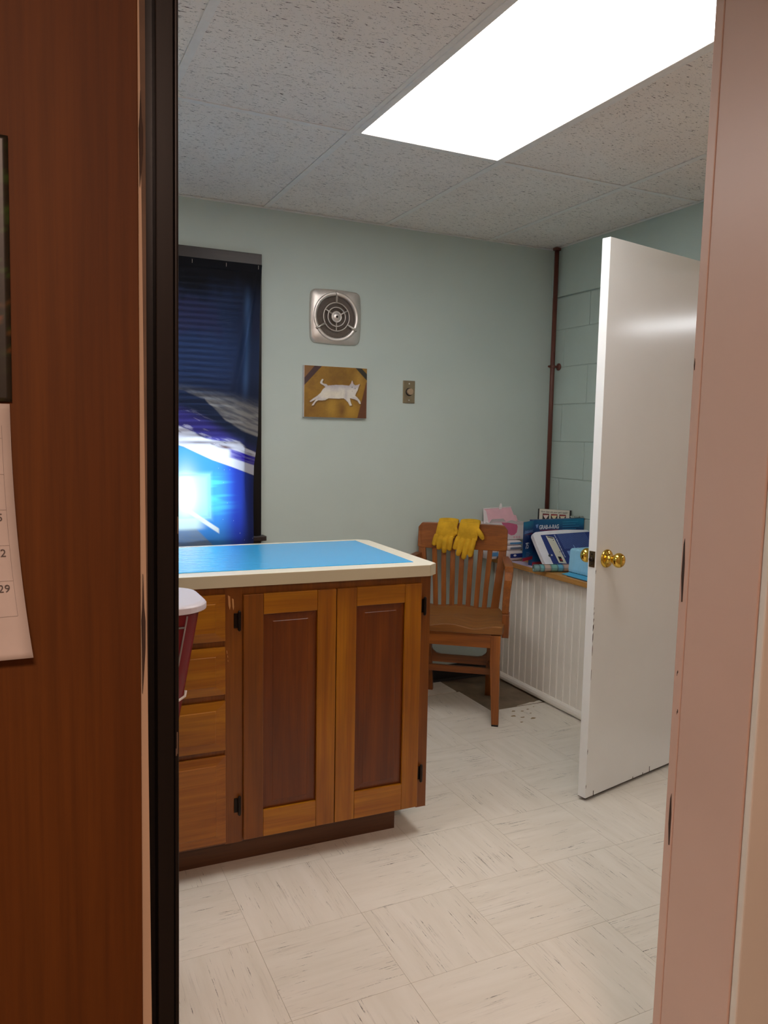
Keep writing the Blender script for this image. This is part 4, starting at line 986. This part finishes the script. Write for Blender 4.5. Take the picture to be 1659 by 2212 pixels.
MB().prism(dev[::-1], 0.0013, 0.0020, SCM).build('printed_device', M_CREAM, sc_, bevel=0.0003)
MB().prism([(0.082, 0.174), (0.117, 0.164), (0.117, 0.158), (0.084, 0.167)][::-1], 0.0021, 0.0024, SCM).build('printed_display', M_INK, sc_)
MB().prism([(0.112, 0.032), (0.132, 0.030), (0.127, 0.058), (0.108, 0.061)][::-1], 0.0021, 0.0024, SCM).build('printed_icon', M_INKB, sc_)
MB().prism([(0.117, 0.037), (0.130, 0.036), (0.128, 0.046), (0.116, 0.046)][::-1], 0.0025, 0.0028, SCM).build('printed_icon', M_INKR, sc_)
for x_, y_ in ((0.113, 0.150), (0.130, 0.085)):
    MB().lathe([(0.0025, 0.0021), (0.0025, 0.0025)], 10, SCM @ Matrix.Translation((x_, y_, 0))).build('printed_foot', M_INKB, sc_)
rot = Matrix.Rotation(-1.40, 4, 'Z')
text('sleeve_lettering', 'your beloved pet can rest and', 0.0105, SCM @ Matrix.Translation((0.129, 0.180, 0.0014)) @ rot, M_WINK, sc_, bold=0.0002)
lines = MB()
for k in range(27):
    x0_ = 0.150 + k * 0.0068; lines.add([SCM @ Vector(p) for p in ((x0_, 0.185, .0014), (x0_ + .0014, 0.185, .0014), (x0_ + .0194, 0.100, .0014), (x0_ + .018, 0.100, .0014))], [(3, 2, 1, 0)])
lo_ = lines.build('sleeve_rules', M_LBINK, sc_); lo_['kind'] = 'stuff'
for pl in ([(0.187, 0.030), (0.225, 0.030), (0.213, 0.088), (0.176, 0.088)], [(0.236, 0.062), (0.243, 0.062), (0.232, 0.118), (0.226, 0.118)], [(0.256, 0.075), (0.263, 0.075), (0.256, 0.105), (0.250, 0.105)]):
    MB().prism(pl[::-1], 0.0015, 0.0019, SCM).build('printed_block', M_LBINK, sc_)
MB().lathe([(0.007, 0.0013), (0.007, 0.003)], 18, SCM @ Matrix.Translation((0.060, 0.068, 0))).build('hang_hole', M_GREYD, sc_)
MB().lathe([(0.0045, 0.0013), (0.0045, 0.003)], 14, SCM @ Matrix.Translation((0.074, 0.070, 0))).build('printed_dot', M_WINK, sc_)

# rolled checked cloth
M_ROLL = printed('woven_checks', 0.9)
ra, rb2 = Vector((-0.437, -0.496, SZ + 0.0195)), Vector((-0.170, -0.572, SZ + 0.0195))
rdv = (rb2 - ra).normalized(); rn = Vector((0, 0, 1)).cross(rdv).normalized()
prof = []
for k in range(70):          # spiral section
    a = k / 69 * 2 * PI * 3.2; rr = 0.0065 + 0.0125 * (k / 69); prof.append((rr * math.cos(a), rr * math.sin(a)))
NS = 60; vs, fs = [], []
for i in range(NS + 1):
    c_ = ra + (rb2 - ra) * i / NS
    for (p, q) in prof: vs.append(c_ + rn * p + Vector((0, 0, q)))
for i in range(NS):
    for k in range(69): fs.append((i * 70 + k, i * 70 + k + 1, (i + 1) * 70 + k + 1, (i + 1) * 70 + k))
ro = MB().add(vs, fs).build('rolled_cloth', M_ROLL, None, smooth=True)
m = ro.modifiers.new('cloth', 'SOLIDIFY'); m.thickness = 0.0012; m.offset = 0
tag(ro, 'rolled cloth with aqua and beige checks at the shelf edge', 'cloth')
t_ = np.array([i / NS for i in range(NS + 1) for _ in range(70)]) * 0.278; ph = np.array([k / 69 for _ in range(NS + 1) for k in range(70)])
bands = [(0, (120, 150, 150)), (.035, (110, 170, 175)), (.055, (190, 165, 150)), (.088, (120, 170, 160)), (.122, (100, 165, 195)), (.152, (186, 160, 146)), (.19, (120, 150, 160)), (.215, (170, 150, 140)), (.24, (110, 160, 180))]
c_ = np.zeros((len(t_), 3))
for s0, col in bands: c_[t_ >= s0] = L3(*col)
for s0 in (.028, .05, .086, .12, .15, .19, .21, .235): c_ = blend(c_, L3(60, 75, 85), np.exp(-((t_ - s0) / .003) ** 2) * .8)
c_ = blend(c_, L3(70, 110, 120), (np.abs((ph * 7) % 1 - .5) < .03).astype(float) * .5)
set_print(ro.data, c_)

# stack of pleated masks in an open box
mk = thing('mask_box', 'light blue box of pleated face masks at the shelf end', 'box', (-0.276, -0.565, SZ), 0.0)
ML = 0.30
prof = []
npl = 15
for k in range(npl * 2 + 1):
    y_ = -ML * k / (npl * 2); prof.append((0.0 if k % 2 == 0 else 0.008, y_))
poly = prof + [(0.15, -ML), (0.15, 0.0)]
rings = []
for z_, sh_, lean in ((0.006, 0.0, 0.0), (0.02, -0.003, 0.0), (0.115, 0.0, 0.0), (0.122, 0.010, 0.0)):
    rings.append([(x_ + (sh_ if x_ < 0.1 else 0), y_ + (0.006 * (1 - z_ / .12) if y_ > -0.01 else 0) - .006, z_) for x_, y_ in poly])
MB().loft(rings).build('mask_stack', M_LBLUE, mk)
MB().box(-0.004, -ML - 0.006, 0.0, 0.152, -0.004, 0.0065).build('box_tray', plain('teal_tray', lin(40, 110, 140), 0.5), mk, bevel=0.001)
sh1 = MB().prism([(-0.345, -0.598), (-0.282, -0.575), (-0.282, -0.88), (-0.352, -0.88), (-0.350, -0.72)], SZ + 0.0030, SZ + 0.0040).build('paper_sheet', M_LBLUE2)
tag(sh1, 'flat bright blue sheet lying beside the mask box', 'sheet')
sh2 = MB().prism([(-0.350, -0.642), (-0.300, -0.632), (-0.290, -0.88), (-0.360, -0.88)], SZ, SZ + 0.0026).build('paper_folder', M_GREYD)
tag(sh2, 'dark grey folder under the bright blue sheet', 'folder')
sh3 = MB().prism([(-0.366, -0.170), (-0.300, -0.19), (-0.285, -0.33), (-0.366, -0.40)], SZ, SZ + 0.0010).build('leaflet', M_LILAC)
tag(sh3, 'pale lilac leaflet lying flat by the shelf edge', 'leaflet')

# wipes packs
def pack(x0, y0, x1, y1, z0, h, label, band, name='wipes_pack', seed=1):
    p = thing(name, label, 'pack', ((x0 + x1) / 2, (y0 + y1) / 2, z0), 0, 'soft packs of wipes on the shelf')
    hx, hy = (x1 - x0) / 2, (y1 - y0) / 2
    def shell(u, v, t):
        return 1
    rings = []
    for t in np.linspace(0, 1, 9):
        s_ = 0.90 + 0.10 * math.sin(PI * t) ** .6
        rings.append([(x_ * s_, y_ * s_ * 1.0, h * t + 0.0025 * math.sin(6 * x_ / hx + seed) * math.sin(PI * t) * 0) for x_, y_ in rrect(-hx, -hy, hx, hy, 0.012, 3)])
    MB().loft(rings).build('pouch', M_CARDW, p, smooth=True, bevel=0)
    bmat = plain('pack_band_' + band, {'navy': lin(30, 52, 130), 'grey': lin(120, 130, 150), 'sky': lin(90, 150, 200)}[band], 0.4)
    mbb = MB()
    zz_ = np.linspace(.30, .74, 6)
    for a, b_ in zip(zz_[:-1], zz_[1:]):
        s0, s1 = 0.90 + 0.10 * math.sin(PI * a) ** .6 + .006, 0.90 + 0.10 * math.sin(PI * b_) ** .6 + .006
        mbb.add([(-hx * .75 * s0, -hy * s0 - .0004, h * a), (hx * .97 * s0, -hy * s0 - .0004, h * a), (hx * .97 * s1, -hy * s1 - .0004, h * b_), (-hx * .6 * s1, -hy * s1 - .0004, h * b_)], [(0, 1, 2, 3)])
    mbb.build('printed_band', bmat, p)
    if band == 'navy': MB().ball((-hx * .1, -hy - .0004, h * .55), .010, .0015, .006, 14, 6).build('printed_seal', M_WINK, p)
    return p
pack(-0.372, -0.178, -0.268, -0.06, SZ + 0.0012, 0.052, 'white wipes pack with a navy band, lowest beside the blue box', 'navy', seed=1)
pack(-0.366, -0.170, -0.272, -0.06, SZ + 0.054, 0.026, 'white and grey wipes pack on the navy banded pack', 'grey', seed=2)
pack(-0.366, -0.165, -0.272, -0.06, SZ + 0.081, 0.024, 'white wipes pack under the pink box', 'sky', seed=3)
pk = pack(-0.440, -0.095, -0.376, -0.02, SZ + 0.0005, 0.050, 'white soft pack seen through the chair slats', 'sky', seed=4)

# pink glove box, torn open
pb = thing('glove_box', 'open pink and white glove box with raised torn lid', 'box', (-0.452, -0.118, SZ + 0.106))
BX, BY, BH = 0.220, 0.095, 0.096
MB().box(0, 0, 0, BX, BY, 0.0016).box(0, 0, 0, BX, 0.0014, BH).box(0, BY - 0.0014, 0, BX, BY, BH).box(0, 0, 0, 0.0014, BY, BH).box(BX - 0.0014, 0, 0, BX, BY, BH).build('carton', M_CARDW, pb)
def lens_poly(cx, cz, rx, rz, n=22): return [(cx + rx * math.cos(2 * PI * k / n), cz + rz * math.sin(2 * PI * k / n) * (1.15 if math.sin(2 * PI * k / n) < 0 else 0.8)) for k in range(n)]
PB = frame_M((0, -0.0003, 0), (1, 0, 0), (0, 0, 1))
MB().prism([(0.075, 0.096), (0.172, 0.090), (0.180, 0.070), (0.176, 0.040), (0.160, 0.026), (0.140, 0.024), (0.120, 0.034), (0.100, 0.06)], 0, 0.0006, PB).build('oval_opening', M_PINKD, pb)
for k in range(3): MB().lathe([(0.006, 0.0002), (0.006, 0.0006)], 14, PB @ Matrix.Translation((0.160 + 0.017 * k, 0.014, 0))).build('printed_dot', M_PINKP, pb)
# raised lid leaning on the wall, with its torn tab
lidp = MB().prism([(-0.012, 0.0), (0.200, -0.004), (0.188, 0.092), (0.010, 0.086)], 0, 0.0015, frame_M((0.0, BY - 0.055, BH - 0.006), (1, 0, 0), (0, 0.50, 0.9)))
lidp.build('lid', M_PINKP, pb)
LM = frame_M((0.0, BY - 0.055, BH - 0.006), (1, 0, 0), (0, 0.50, 0.9))
MB().prism([(0.008, 0.082), (0.189, 0.088), (0.190, 0.093), (0.007, 0.0865)], 0.001, 0.004, LM).build('lid_edge', M_CARDW, pb)
MB().prism([(-0.014, -0.002), (0.018, 0.0), (0.022, 0.070), (0.008, 0.084)], 0.0016, 0.0026, LM).build('side_tuck', M_CARDW, pb)
MB().prism([(0.106, 0.078), (0.124, 0.080), (0.134, 0.102), (0.133, 0.114), (0.126, 0.113), (0.116, 0.100)], 0.0015, 0.0032, LM).build('torn_tab', M_PAPER, pb)
MB().prism([(0.0, 0.0), (0.105, 0.004), (0.085, 0.022), (0.012, 0.022)], 0, 0.0012, frame_M((-0.004, 0.001, BH), (1, 0, 0.02), (0, -0.25, 0.7))).build('front_tuck', M_CARDW, pb)
MB().prism([(0.100, 0.004), (0.135, 0.016), (0.222, -0.010), (0.222, -0.022), (0.14, -0.004)], 0, 0.0012, frame_M((0, -0.002, BH - 0.002), (1, 0, 0), (0, -0.2, 0.9))).build('torn_edge', M_CARDW, pb)
MB().prism([(0, 0), (0.062, -0.004), (0.056, 0.034), (0.0, 0.042)], 0, 0.0014, frame_M((0.165, BY - 0.03, BH - 0.004), (1, 0, 0), (0, 0.35, 0.9))).build('end_flap', M_PINKP, pb)

# dental picture card standing behind the rag box
cdk = thing('picture_card', 'framed card of three tooth photos behind the blue box', 'card', (-0.132, -0.105, SZ), math.atan2(-0.145, 0.112))
CW, CHh = 0.183, 0.270
KM = frame_M((0, 0, 0), (1, 0, 0), (0, 0.04, 1))
MB().box(0, 0, 0, CW, CHh, 0.006, KM).build('black_frame', M_INKB, cdk, bevel=0.001)
MB().box(0.009, 0.004, 0.0062, CW - 0.008, CHh - 0.0006, 0.0074, KM).build('card_face', M_CREAM, cdk)
text('card_lettering', "How clean are your pet's teeth?", 0.0132, KM @ Matrix.Translation((CW / 2, CHh - 0.019, 0.0076)), M_INKB, cdk, 'CENTER', bold=0.0001, sx=0.86)
for k in range(3):
    x0_ = 0.028 + k * 0.046
    T_ = CHh + 0.010
    MB().box(x0_, T_ - 0.072, 0.0075, x0_ + 0.036, T_ - 0.035, 0.0080, KM).build('tooth_photo', M_INKB, cdk)
    MB().box(x0_ + .001, T_ - 0.046, 0.0081, x0_ + 0.035, T_ - 0.036, 0.0084, KM).build('gum_print', plain('gum_red', lin((120, 160, 150)[k], (34, 60, 44)[k], (36, 56, 44)[k]), .5), cdk)
    MB().prism([(x0_ + .004, T_ - .044), (x0_ + .033, T_ - .042), (x0_ + .028, T_ - .054), (x0_ + .018, T_ - .066), (x0_ + .008, T_ - .054)], 0.0085, 0.0088, KM).build('tooth_print', plain('tooth_white', lin(222, (205, 212, 208)[k], (196, 170, 176)[k]), .5), cdk)
# crumpled clear film on top of the rag box, at the wall end
fl = MB().grid(lambda u, v: (-0.078 + 0.070 * u, -0.340 + 0.030 * v, SZ + RH + 0.0022 + 0.007 * abs(math.sin(7 * u + 5 * v)) * (0.5 + 0.5 * math.sin(9 * v)) + 0.004 * abs(math.sin(13 * u)) ), 18, 10)
fo = fl.build('clear_film', M_CLEAR, smooth=True); tag(fo, 'crumpled clear plastic film on the blue box', 'film')
m = fo.modifiers.new('film', 'SOLIDIFY'); m.thickness = 0.0005

# ------------------------------------------------------------------ wall calendar on the panelling
cal = thing('wall_calendar', 'paper wall calendar with curled date page on wood panelling', 'calendar', (-2.90, NH - 0.0065, 1.355))
Q = -2.90
def page(fn, nu_, nv_, mat, name):
    o = MB().grid(fn, nu_, nv_).build(name, mat, cal, smooth=True); m_ = o.modifiers.new('paper', 'SOLIDIFY'); m_.thickness = 0.0004; m_.offset = 0; return o
ph_ = page(lambda u, v: (-0.14 + 0.308 * u + 0.003 * v * u, -0.002 - 0.0015 * math.sin(PI * u), 0.002 + 0.238 * v), 60, 60, printed('calendar_photo', 0.35), 'photo_page')
uu = np.array([[i / 60, j / 60] for j in range(61) for i in range(61)])
n_ = fbm(uu[:, 0] * 30, uu[:, 1] * 26, 4, 21); n2_ = fbm(uu[:, 0] * 8, uu[:, 1] * 8, 3, 22)
c_ = np.zeros((len(uu), 3)) + L3(30, 28, 20); c_ = blend(c_, L3(52, 78, 34), sstep(.5, .75, n_) * sstep(.35, .6, n2_)); c_ = blend(c_, L3(120, 66, 40), sstep(.62, .8, n_) * sstep(.25, .1, np.abs(uu[:, 1] - .2)))
set_print(ph_.data, c_)
def dpage(u, v):
    d_ = 1 - v
    return (-0.14 + 0.306 * u + (0.014 * d_ ** 2.2) * u, -0.0025 - 0.016 * d_ ** 3 * (0.4 + .6 * u) - 0.001 * math.sin(PI * u), -0.239 * d_)
page(dpage, 24, 40, M_CALP, 'date_page')
def dpt(x_, z_, off=0.0006):
    d_ = min(1, max(0, -z_ / 0.239)); u = (x_ + 0.14) / 0.306
    p = dpage(u, 1 - d_); return (p[0], p[1] - off, p[2])
gl_ = MB()
def rule(a, b_, wd=0.00018, n=14):
    for k in range(n):
        p = [a[0] + (b_[0] - a[0]) * k / n, a[1] + (b_[1] - a[1]) * k / n]; q = [a[0] + (b_[0] - a[0]) * (k + 1) / n, a[1] + (b_[1] - a[1]) * (k + 1) / n]
        if abs(b_[0] - a[0]) < 1e-6: pts = [dpt(p[0] - wd, p[1]), dpt(p[0] + wd, p[1]), dpt(q[0] + wd, q[1]), dpt(q[0] - wd, q[1])]
        else: pts = [dpt(p[0], p[1] - wd), dpt(q[0], q[1] - wd), dpt(q[0], q[1] + wd), dpt(p[0], p[1] + wd)]
        gl_.add(pts, [(0, 1, 2, 3)])
rx = 0.1585
for k in range(8): rule((rx - 0.0405 * k, -0.02), (rx - 0.0405 * k, -0.199))
for k in range(6): rule((rx - 0.0405 * 7, -0.032 - 0.0334 * k), (rx, -0.032 - 0.0334 * k))
gl_.build('grid_rules', M_RULE, cal)
day = 1
for row in range(5):
    for col in range(7):
        p = dpt(rx - 0.0405 * (6 - col) - 0.0035, -0.0425 - 0.0334 * row, 0.0008)
        dn_ = row * 7 + col - 5
        if 1 <= dn_ <= 30: text('date_number', str(dn_), 0.0105, frame_M(p, (1, 0, 0), (0, 0, 1)), M_INK, cal, 'RIGHT', ext=0.0001)
# the next page's photo, showing below
pg = page(lambda u, v: (-0.14 + 0.303 * u + 0.004 * (1 - v) * u, -0.0012 - 0.007 * (1 - v) ** 3 * u, -0.241 + 0.236 * v), 40, 40, printed('calendar_photo_next', 0.35), 'next_page')
uu = np.array([[i / 40, j / 40] for j in range(41) for i in range(41)])
n_ = fbm(uu[:, 0] * 12, uu[:, 1] * 20, 4, 41); c_ = np.zeros((len(uu), 3)) + L3(70, 82, 24); c_ = blend(c_, L3(110, 116, 34), sstep(.5, .7, n_)); c_ = blend(c_, L3(30, 24, 20), sstep(.07, .04, uu[:, 1]))
set_print(pg.data, c_)
